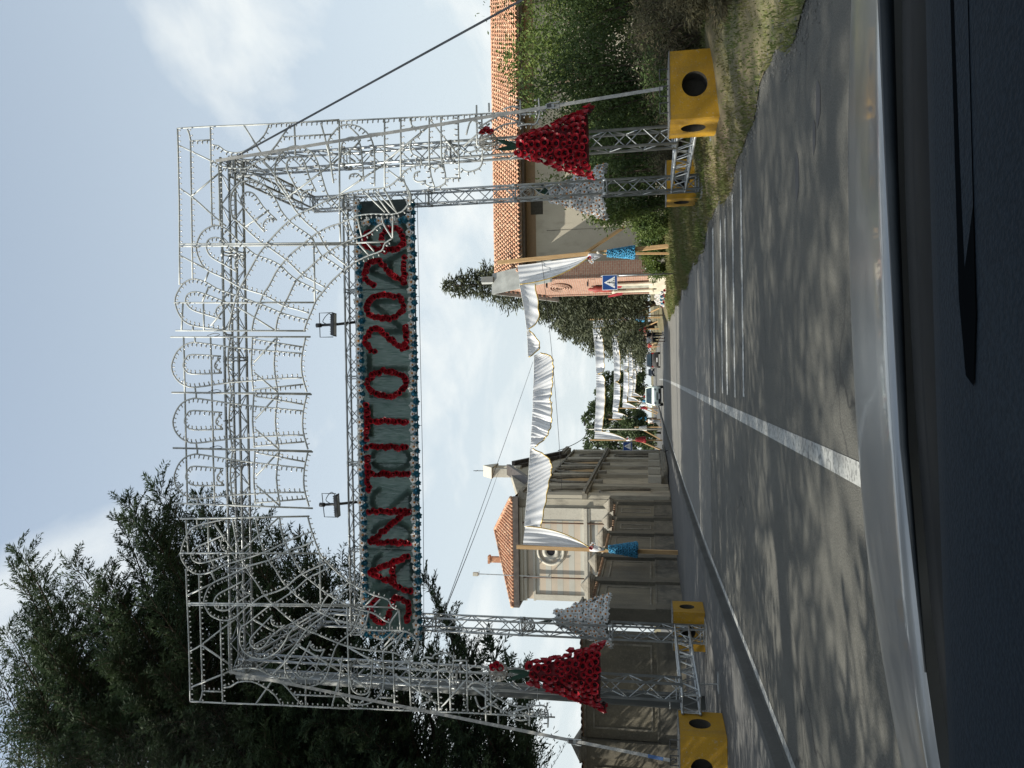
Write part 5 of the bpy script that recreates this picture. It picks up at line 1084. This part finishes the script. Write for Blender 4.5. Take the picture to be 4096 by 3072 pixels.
flower_cone(-8.12, 34.85, 1.9, 3.2, .12, .33, BLUEK, 'blue flower cone on the left post before the wall', 'flower cones on posts')
flower_cone(5.2, 34.8, 1.86, 3.1, .12, .27, BLUEK, 'blue flower cone on the right post by the oleander', 'flower cones on posts')
og = ['second', 'third', 'fourth', 'fifth', 'sixth', 'seventh', 'eighth', 'ninth']
GATES = [(77, -6.95, 4.9, 6.8, .84, .3), (95, -6.05, 4.7, 5.85, .75, .22), (121, -6.0, 4.6, 5.55, .72, .2), (146, -6.0, 4.6, 5.4, .72, .15), (172, -6.0, 4.6, 5.3, .72, .12), (200, -6.1, 4.5, 5.2, .7, .1), (232, -6.2, 4.4, 5.1, .7, .1), (268, -6.3, 4.3, 5.0, .7, .1)]
for gi, (y, xl, xr, z, dp, zg) in enumerate(GATES):
    nm = og[gi]; s1 = rnd(.35, .6)
    sag = lambda t: z+.12-.45*4*t*(1-t)*.8
    xs = np.linspace(xl+.1, xr-.1, 7); cut = 3 if gi % 2 == 0 else 4
    def P(i, dz=0): t = (xs[i]-xl)/(xr-xl); return (xs[i], y, sag(t)+dz)
    xc_ = xl+(xr-xl)*(.42 if gi % 2 else .55)
    def Q(x, dz=0): t = (x-xl)/(xr-xl); return (x, y, sag(t)+dz)
    for a_, b_, sd in ((xl+.75, xc_, 'left'), (xc_, xr-.75, 'right')):
        xs = [a_, a_+.3, a_+(b_-a_)*.3, a_+(b_-a_)*.55, a_+(b_-a_)*.8, b_-.3, b_]; dr = [-dp*(.95 if sd == 'left' else .2), -dp*.9, -dp, -dp*1.04, -dp, -dp*.9, -dp*(.2 if sd == 'left' else .95)]
        swag('fabric_swag', [Q(x) for x in xs], [Q(x, d_) for x, d_ in zip(xs, dr)], '%s white fabric of the %s gate down the road' % (sd, nm), .11, 15, 4, group='far fabric gates')
    for sx_, xx in ((1, xl), (-1, xr)):
        sd = 'left' if sx_ > 0 else 'right'
        post(xx-.12*sx_, y, zg-.15, xx-.1*sx_, z+.5, 'timber post %s of the %s gate down the road' % (sd, nm), g1, ((xx-.1*sx_, y+.05, 2.5), (xx-1.0*sx_, y-.4, .3)) if gi < 4 else None, .13)
        if gi < 5:
            drape(xx+.02*sx_, xx+.8*sx_, xx-.1*sx_, y-.02, z+.05, 3.6 if gi < 2 else 3.4, 'white side curtain %s of the %s gate down the road' % (sd, nm), sx_)
            fm = (REDF if (sx_ > 0) == (gi % 2 == 0) else BLUEK); flower_cone(xx-.02*sx_, y-.2, 1.75, 2.75, .13, .3, fm, '%s flower cone %s of the %s gate down the road' % ('red' if fm is REDF else 'blue', sd, nm), 'flower cones on posts')
for (x, y, m, l) in ((-6.4, 84, WHITEF, 'white flower cone on a stake left of the blue one'), (-4.7, 104, WHITEF, 'small white flower cone behind the red one left of the car'), (4.2, 63, WHITEF, 'white flower cone on a stake right of the road by the conifers')):
    flower_cone(x, y, 1.7, 2.5, .13, .24, m, l, 'flower cones on posts'); post(x+.1, y+.1, .1, x+.1, 3.0, 'short timber stake carrying the ' + l.split(' on ')[0].split(' behind')[0]+(' right of the road' if x > 0 else ' by the far road'), g1, ((x+.1, y+.1, 2.6), (x+1.2*(1 if x > 0 else -1), y, .3)), .09)
# low rows of artificial flowers along the verge
for (y0, y1, x0, l) in ((40.5, 45.8, 4.0, 'row of red white and blue flowers at the chapel foot'), (47.5, 52, 4.6, 'row of white flowers on the verge past the chapel')):
    T = thing('flower_row', (x0, y0, .35), l, 'flowers'); 
    for i in range(26):
        me, nm = ((RED_CUP, 'red_flower'), (WHITE_FL, 'white_flower'), (BLUE_FL, 'blue_flower'))[i % 3 if y0 < 45 else 1]
        place(nm, me, T, (x0-.03*i*.5+rnd(-.15, .15), y0+(y1-y0)*i/26, .52+rnd(-.06, .12)+(.3*rnd(0, 1) if y0 > 45 else 0)), qrot((-.3, -1, .3), i), 1.25)

# ------------------------------------------------------------------ road signs
SBLUE = mat('sign_blue', (.012, .06, .24), .35, .1, 3); SWHITE = mat('sign_white', (.8, .8, .8), .4, .05, 3); SBLACK = mat('sign_black', (.012, .012, .012), .5, .1, 3)
def crossing_sign(x, y, zc, w, pole_x, z0, label, dark=False):
    T = thing('crossing_sign', (x, y, z0), label, 'road sign', 'pedestrian crossing signs'); h = w/2
    MB().tube([(pole_x, y+.05, z0), (pole_x, y+.05, zc+h+.06)], .03, 8).build('pole', STEEL, T, True)
    o = MB().box(x-h, x+h, y, y+.02, zc-h, zc+h).build('plate', SWHITE, T); MB().box(x-h+.02, x+h-.02, y-.003, y, zc-h+.02, zc+h-.02).build('blue_field', SBLUE, o)
    t = w*.4; MB().prism([(x-t, zc-t*.85), (x+t, zc-t*.85), (x, zc+t*.95)], 'y', y-.006, y-.003).build('white_triangle', SWHITE, o)
    fg = MB(); q = y-.009
    def st(a, b, r=.016): fg.bar((x+a[0]*w, q, zc+a[1]*w), (x+b[0]*w, q, zc+b[1]*w), r*w*2.2, .004)
    fg.prism([(x+.0*w+.03*w*math.cos(k_), zc+.14*w+.03*w*math.sin(k_)) for k_ in np.linspace(0, 6.28, 10, endpoint=False)], 'y', q-.002, q+.002)
    st((0, .1), (0, -.06), .02); st((0, -.05), (-.08, -.2)); st((0, -.05), (.07, -.19)); st((0, .08), (-.08, 0)); st((0, .08), (.08, .0))
    for k_ in range(5): st((-.24+.12*k_, -.31), (-.19+.1*k_, -.22), .02)
    fg.build('walking_figure', SBLACK, o)
crossing_sign(3.69, 33, 2.9, .64, 3.98, .25, 'blue pedestrian crossing sign on the grass before the brick chapel')
crossing_sign(-5.27, 53, 2.83, .62, -5.55, .13, 'blue pedestrian crossing sign on the left pavement before the church')
MB().box(-5.75, -5.4, 53.0, 53.1, 4.4, 4.75).tube([(-5.57, 53.1, 3.1), (-5.57, 53.1, 4.5)], .03, 6)
SL = thing('street_lamp', (-6.2, 80, .13), 'thin street lamp with curved arm past the church', 'street lamp')
MB().tube([(-6.2, 80, .13), (-6.2, 80, 7.6)], [.08, .05], 8).build('shaft', mat('pale_concrete_pole', (.5, .48, .42), .8, .2, 3), SL, True); MB().tube([(-6.2, 80, 7.6), (-6.1, 79.8, 7.9), (-5.6, 79.5, 8.0)], .04, 6).build('arm', STEEL, SL, True); MB().box(-5.8, -5.3, 79.3, 79.6, 7.93, 8.08).build('lantern', DARKM, SL)

# ------------------------------------------------------------------ cars
CGLASS = mat('car_glass', (.02, .035, .045), .08, .3, 2); TYRE = mat('tyre', (.015, .015, .015), .8, .3, 9); LAMPG = mat('lamp_glass', (.6, .63, .64), .1, .2, 9); TAILR = mat('tail_lamp', (.3, .01, .01), .2, .2, 9)
def car(x, y, facing, paint, label, name='hatchback_car', plate='front'):
    """facing=-1: front towards the camera; built along local y, front at y=0 going +y"""
    T = thing(name, (x, y, 0), label, 'car'); s = 1.0; W_ = .79
    secs = [(0.0, .34, .62, .70), (.10, .28, .80, .76), (.75, .24, .98, .79), (1.05, .22, 1.02, .79), (1.75, .2, 1.0, .8), (2.6, .2, .99, .8), (3.35, .22, .97, .78), (3.55, .32, .8, .72)]
    def ring(yy, zb, zt, w):
        b = .1; return [(-w+.05, yy, zb), (-w, yy, zb+.1), (-w, yy, zt-b), (-w+.09, yy, zt), (w-.09, yy, zt), (w, yy, zt-b), (w, yy, zb+.1), (w-.05, yy, zb)]
    P = [q for sc_ in secs for q in ring(*sc_)]; n8 = 8; mb = MB(); f = []
    for i in range(len(secs)-1):
        for j in range(8): f.append((i*8+j, i*8+(j+1) % 8, (i+1)*8+(j+1) % 8, (i+1)*8+j))
    f += [tuple(range(7, -1, -1)), tuple((len(secs)-1)*8+j for j in range(8))]
    def tr(p): return (x+p[0]*1.18, y+p[1] if facing < 0 else y+3.55-p[1], p[2]*1.12)
    fixn(MB().add([tr(p) for p in P], f).build('body', paint, T, True))
    cab = [(.95, .98, .74), (1.6, 1.5, .60), (1.9, 1.55, .6), (2.7, 1.55, .6), (3.3, 1.46, .58), (3.5, .95, .72)]
    P = []
    for yy, z, w in cab: P += [(-w, yy, z), (w, yy, z)]
    lo = [(-.77, yy, .95) for yy, z, w in cab]+[(.77, yy, .95) for yy, z, w in cab]
    fixn(MB().add([tr(p) for p in P], [(2*i, 2*i+1, 2*i+3, 2*i+2) for i in range(1, 4)]).build('roof', paint, T, True))
    def quad(nm, a, b, c, d, m, e=.0):
        fixn(MB().add([tr(q) for q in (a, b, c, d)], [(0, 1, 2, 3)]).build(nm, m, T))
    quad('windscreen', (-.72, .97, 1.0), (.72, .97, 1.0), (.58, 1.6, 1.5), (-.58, 1.6, 1.5), CGLASS); quad('rear_window', (-.58, 3.3, 1.46), (.58, 3.3, 1.46), (.7, 3.5, 1.0), (-.7, 3.5, 1.0), CGLASS)
    for sg in (-1, 1):
        quad('side_window', (sg*.77, 1.05, 1.0), (sg*.78, 2.15, 1.0), (sg*.61, 2.15, 1.5), (sg*.60, 1.62, 1.49), CGLASS); quad('side_window', (sg*.78, 2.22, 1.0), (sg*.75, 3.4, .98), (sg*.59, 3.25, 1.45), (sg*.61, 2.22, 1.5), CGLASS)
        for a_, b_ in (((sg*.75, .95, .98), (sg*.6, 1.6, 1.5)), ((sg*.78, 2.18, .98), (sg*.61, 2.18, 1.52)), ((sg*.73, 3.45, .97), (sg*.58, 3.3, 1.46))): MB().bar(tr(a_), tr(b_), .07, .05).build('roof_pillar', paint, T)
        hl = MB().tube([tr((sg*.55, -.02, .70)), tr((sg*.56, .12, .74))], [.11, .13], 12).build('headlight' if facing < 0 else 'headlight', LAMPG, T, True)
        MB().box(*sorted((tr((sg*.62, 0, 0))[0], tr((sg*.76, 0, 0))[0])), *sorted((tr((0, 3.54, 0))[1], tr((0, 3.50, 0))[1])), .75, 1.05).build('tail_light', TAILR, T)
        MB().tube([tr((sg*.82, 1.1, 1.02)), tr((sg*.95, 1.12, 1.04))], [.05, .08], 8).build('door_mirror', paint, T, True)
        for yy in (.62, 2.85):
            w_ = MB().tube([tr((sg*.64, yy, .29)), tr((sg*.81, yy, .29))], .29, 18).build('wheel', TYRE, T, True); MB().tube([tr((sg*.812, yy, .29)), tr((sg*.82, yy, .29))], .17, 12).build('rim', STEEL, w_)
    for yy, nm in ((-.05, 'front_bumper'), (3.5, 'rear_bumper')):
        a_, b_ = sorted((tr((0, yy, 0))[1], tr((0, yy+.1, 0))[1])); o = MB().bevbox(x-.74, x+.74, a_, b_, .27, .5, .02).build(nm, BLACK, T)
        yq = a_-.006 if (nm == 'front_bumper') == (facing < 0) else b_+.002
        MB().box(x-.26, x+.26, yq, yq+.004, .38, .49).build('number_plate', SWHITE, o)
    a_, b_ = sorted((tr((0, -.012, 0))[1], tr((0, .02, 0))[1])); MB().box(x-.38, x+.38, a_, b_, .58, .68).build('grille', DARKM, T)
    if facing < 0: MB().tube([tr((-.2, 1.35, 1.25)), tr((-.3, 1.75, 1.05))], [.1, .16], 8).tube([tr((-.33, 1.9, 1.3)), tr((-.33, 1.9, 1.18))], .09, 8).build('seat', DARKM, T)
    return T
car(-2.66, 75.5, -1, mat('pale_mint_paint', (.80, .88, .80), .3, .03, 2), 'small pale car coming towards the viewer in the left lane')
car(1.05, 95, 1, mat('dark_grey_paint', (.07, .065, .062), .25, .1, 2), 'dark grey car driving away in the right lane')
car(-.9, 190, -1, mat('black_paint', (.02, .02, .025), .25, .1, 2), 'tiny black car far down the road centre')

# ------------------------------------------------------------------ people
SKIN = mat('skin', (.42, .26, .18), .6, .1, 6)
def person(x, y, z, h, rz, top, bottom, label, stride=.12, shorts=True):
    T = thing('person', (x, y, z), label, 'person', rz=rz); s = h/1.75
    J = dict(pel=(0, 0, .93), sp=(0, .01, 1.15), ch=(0, 0, 1.36), ne=(0, .0, 1.5), he=(0, -.03, 1.62), top=(0, -.02, 1.73), ls=(-.18, 0, 1.42), le=(-.25, .05, 1.14), lw=(-.26, -.06, .9), lh=(-.26, -.1, .80), rs=(.18, 0, 1.42), re=(.25, .04, 1.14), rw=(.25, -.1, .93), rh=(.24, -.15, .84), lp=(-.1, 0, .88), lk=(-.11, -stride, .5), la=(-.11, -.3*stride, .09), lf=(-.12, -.3*stride-.17, .03), rp=(.1, 0, .88), rk=(.11, stride*.4, .5), ra=(.11, stride*1.3, .1), rf=(.12, stride*1.3-.16, .03))
    R_ = dict(pel=.15, sp=.14, ch=.16, ne=.06, he=.095, top=.06, ls=.075, le=.05, lw=.035, lh=.03, rs=.075, re=.05, rw=.035, rh=.03, lp=.1, lk=.068, la=.045, lf=.04, rp=.1, rk=.068, ra=.045, rf=.04)
    E_ = [('pel', 'sp'), ('sp', 'ch'), ('ch', 'ne'), ('ne', 'he'), ('he', 'top'), ('ch', 'ls'), ('ls', 'le'), ('le', 'lw'), ('lw', 'lh'), ('ch', 'rs'), ('rs', 're'), ('re', 'rw'), ('rw', 'rh'), ('pel', 'lp'), ('lp', 'lk'), ('lk', 'la'), ('la', 'lf'), ('pel', 'rp'), ('rp', 'rk'), ('rk', 'ra'), ('ra', 'rf')]
    def skin(nm, edges, m, fat=0.0, scale=1.0):
        ks = []; [ks.append(k_) for e_ in edges for k_ in e_ if k_ not in ks]; me = bpy.data.meshes.new(nm); me.from_pydata([tuple(c*s for c in J[k_]) for k_ in ks], [(ks.index(a), ks.index(b)) for a, b in edges], [])
        me.materials.append(m); o = link(nm, me, T); sm = o.modifiers.new('skin', 'SKIN'); lay = me.skin_vertices[0].data
        for i, k_ in enumerate(ks): r = (R_[k_]*scale+fat)*s; lay[i].radius = (r, r*.82); lay[i].use_root = (i == 0)
        sm.use_smooth_shade = True; ss = o.modifiers.new('sub', 'SUBSURF'); ss.levels = 1; ss.render_levels = 2; return o
    skin('body', E_, SKIN)
    J['l2'] = tuple(np.array(J['ls'])*.4+np.array(J['le'])*.6); J['r2'] = tuple(np.array(J['rs'])*.4+np.array(J['re'])*.6); R_['l2'] = R_['r2'] = .06
    skin('shirt', [('pel', 'sp'), ('sp', 'ch'), ('ch', 'ls'), ('ls', 'l2'), ('ch', 'rs'), ('rs', 'r2')], top, .022)
    if shorts: skin('shorts', [('pel', 'lp'), ('lp', 'lk'), ('pel', 'rp'), ('rp', 'rk')], bottom, .024)
    else: skin('trousers', [('pel', 'lp'), ('lp', 'lk'), ('lk', 'la'), ('pel', 'rp'), ('rp', 'rk'), ('rk', 'ra')], bottom, .018)
    MB().lathe([(.10*s, 0), (.115*s, .05*s), (.1*s, .11*s), (.03*s, .14*s)], 12, (0, .0, 1.63*s)).build('hair', mat('dark_hair', (.03, .022, .018), .7, .3, 9), T, True)
    for sg, k_ in ((-1, 'lf'), (1, 'rf')): q = Vector(J[k_])*s; MB().bevbox(q.x-.045, q.x+.045, q.y-.07, q.y+.17, q.z-.03, q.z+.05, .02).build('shoe', SBLACK, T)
    for sg in (-1, 1): MB().lathe([(.004, -.012), (.012, 0), (.004, .012)], 6, (sg*.035*s, -.115*s, 1.63*s)).build('eye', SBLACK, T)
    MB().add([(-.012, -.115, 1.60*s), (.012, -.115, 1.60*s), (0, -.14, 1.585*s), (0, -.11, 1.65*s)], [(0, 1, 2), (0, 2, 3), (1, 3, 2)]).build('nose', SKIN, T)
TW = mat('white_shirt', (.75, .75, .74), .8, .1, 8); BK = mat('black_cloth', (.02, .02, .022), .85, .3, 8); TAN = mat('tan_cloth', (.4, .26, .15), .85, .3, 8); RD_ = mat('red_cloth', (.4, .04, .04), .85, .3, 8); GRC = mat('grey_cloth', (.16, .18, .2), .85, .3, 8)
person(2.42, 66, .02, 1.78, 3.0, TW, BK, 'person in white shirt and black shorts walking along the right road edge')
person(2.95, 67.2, .1, 1.72, .3, BK, BK, 'person in black with bare arms beside the white-shirted walker', .08, False)
person(3.3, 82, .15, 1.7, .2, GRC, GRC, 'person in grey standing on the verge behind the walkers', .05, False)
person(2.7, 92, .05, 1.7, .1, RD_, TAN, 'person in red on the verge beside the dark car', .06)
person(-5.9, 88, .13, 1.7, 0, TW, GRC, 'person in white on the left pavement beyond the pale car', .06, False)

# ------------------------------------------------------------------ the car the picture is taken from
CPAINT = bpy.data.materials.new('silver_bonnet'); CPAINT.use_nodes = True; b_ = CPAINT.node_tree.nodes['Principled BSDF']; b_.inputs['Base Color'].default_value = (.22, .235, .25, 1); b_.inputs['Metallic'].default_value = .5; b_.inputs['Roughness'].default_value = .28; b_.inputs['Coat Weight'].default_value = .5; b_.inputs['Coat Roughness'].default_value = .06
DASH = mat('dash_plastic', (.0115, .0185, .027), .8, .25, 220, bump=.15, detail=2, spec=.12); PIT = mat('black_trim', (.006, .007, .008), .7, .2, 30, spec=.15)
VC = thing('car_front', (.3, .9, 0), 'silver bonnet, wipers and dark dashboard of the car the viewer sits in', 'car')
YAW = .055
def cw(x, y, z): return (x*math.cos(YAW)-y*math.sin(YAW)+.05, x*math.sin(YAW)+y*math.cos(YAW), z)
def sheet(name, xs_, prof, m, smooth=True, zf=lambda x, y: 0.0, sol=0.0):
    P = [cw(x, y, z+zf(x, y)) for x in xs_ for y, z in prof]; o = MB().grid(P, len(xs_), len(prof)).build(name, m, VC, smooth)
    if sol: o.modifiers.new('s', 'SOLIDIFY').thickness = sol
    return o
XS = np.linspace(-1.05, 1.45, 26)
bz = lambda x, y: -.045*((x-.35)/1.0)**2-(.05*max(0, -.35-x)**1.3 if x < -.35 else 0)
BN = sheet('bonnet', XS, [(1.285, .872), (1.30, .880), (1.36, .874), (1.5, .852), (1.7, .820), (1.9, .785), (2.02, .760), (2.10, .735), (2.16, .69), (2.18, .55)], CPAINT, True, bz)
sheet('cowl', XS, [(1.275, .83), (1.26, .862), (1.2, .866), (1.12, .868), (1.06, .872), (.98, .86)], PIT, True, bz)
WIPM = mat('wiper_plastic', (.022, .028, .034), .5, .3, 9, spec=.2)
WP = MB().tube([cw(1.35, 1.16, .90), cw(.95, 1.175, .905), cw(.62, 1.185, .905)], [.030, .026, .014], 8).build('wiper_arm', WIPM, VC, True)
MB().tube([cw(.66, 1.19, .905), cw(.3, 1.2, .898), cw(-.1, 1.2, .89), cw(-.42, 1.19, .872)], [.012, .009, .006, .0015], 6).build('wiper_blade', WIPM, WP, True); MB().box(*sorted((cw(.62, 1.17, 0)[0], cw(.78, 1.17, 0)[0])), 1.19, 1.25, .885, .92).build('blade_clip', DARKM, WP)
sheet('dashboard', np.linspace(-1.05, 1.45, 60), [(.95, .875), (.90, .935), (.84, .968), (.80, .976), (.74, .980), (.66, .980), (.5, .972), (.3, .93), (.25, .6)], DASH, True, lambda x, y: -.012*((x-.2)/1.0)**2)
vs_ = [cw(x, y, .9815-.012*((x-.2)/1.0)**2) for x, y in [(1.4, .752), (.5, .742), (.05, .738), (-.02, .728), (-.03, .712), (.03, .703), (.5, .703), (1.4, .712)]]
MB().add(vs_, [tuple(range(8))]).build('demister_slot', mat('slot_black', (.004, .005, .006), .9, .1, 5, spec=0.), VC); MB().bar(cw(.42, .728, .982), cw(.47, .70, .983), .008, .004).build('slot_clip', WIPM, VC)
GL = bpy.data.materials.new('windscreen_glass'); GL.use_nodes = True; t = GL.node_tree; t.nodes.remove(t.nodes['Principled BSDF'])
tp_ = t.nodes.new('ShaderNodeBsdfTransparent'); tp_.inputs[0].default_value = (.96, .985, .98, 1); gs = t.nodes.new('ShaderNodeBsdfGlossy'); gs.inputs['Roughness'].default_value = .02; ms = t.nodes.new('ShaderNodeMixShader'); ms.inputs[0].default_value = .025; t.links.new(tp_.outputs[0], ms.inputs[1]); t.links.new(gs.outputs[0], ms.inputs[2]); t.links.new(ms.outputs[0], t.nodes['Material Output'].inputs[0])
sheet('windscreen', np.linspace(-.72, 1.25, 8), [(1.0, .868), (.85, .97), (.7, 1.08), (.5, 1.22), (.3, 1.35), (.12, 1.45)], GL, True)
sheet('roof', np.linspace(-.78, 1.3, 6), [(.14, 1.455), (-.2, 1.53), (-.9, 1.56), (-1.8, 1.5)], DASH, True, lambda x, y: -.03*((x-.27)/1.0)**2, .02)
for s_ in (-1, 1):
    xx = .27+s_*1.06; P = [cw(xx, 1.0, .85), cw(xx, .12, 1.44), cw(xx, -1.8, 1.45), cw(xx, -1.8, .3), cw(xx, 1.0, .3), cw(xx, .2, .95), cw(xx, -1.4, .95)]
    MB().add(P, [(0, 4, 3, 6, 5), (2, 6, 3)]).build('door', DASH, VC); MB().tube([cw(xx-.0*s_, 1.0, .86), cw(xx-.05*s_, .1, 1.46)], .045, 8).build('windscreen_pillar', DASH, VC, True)
sheet('rear_bulkhead', np.linspace(-.78, 1.3, 3), [(-1.8, 1.5), (-1.85, .3)], DASH)
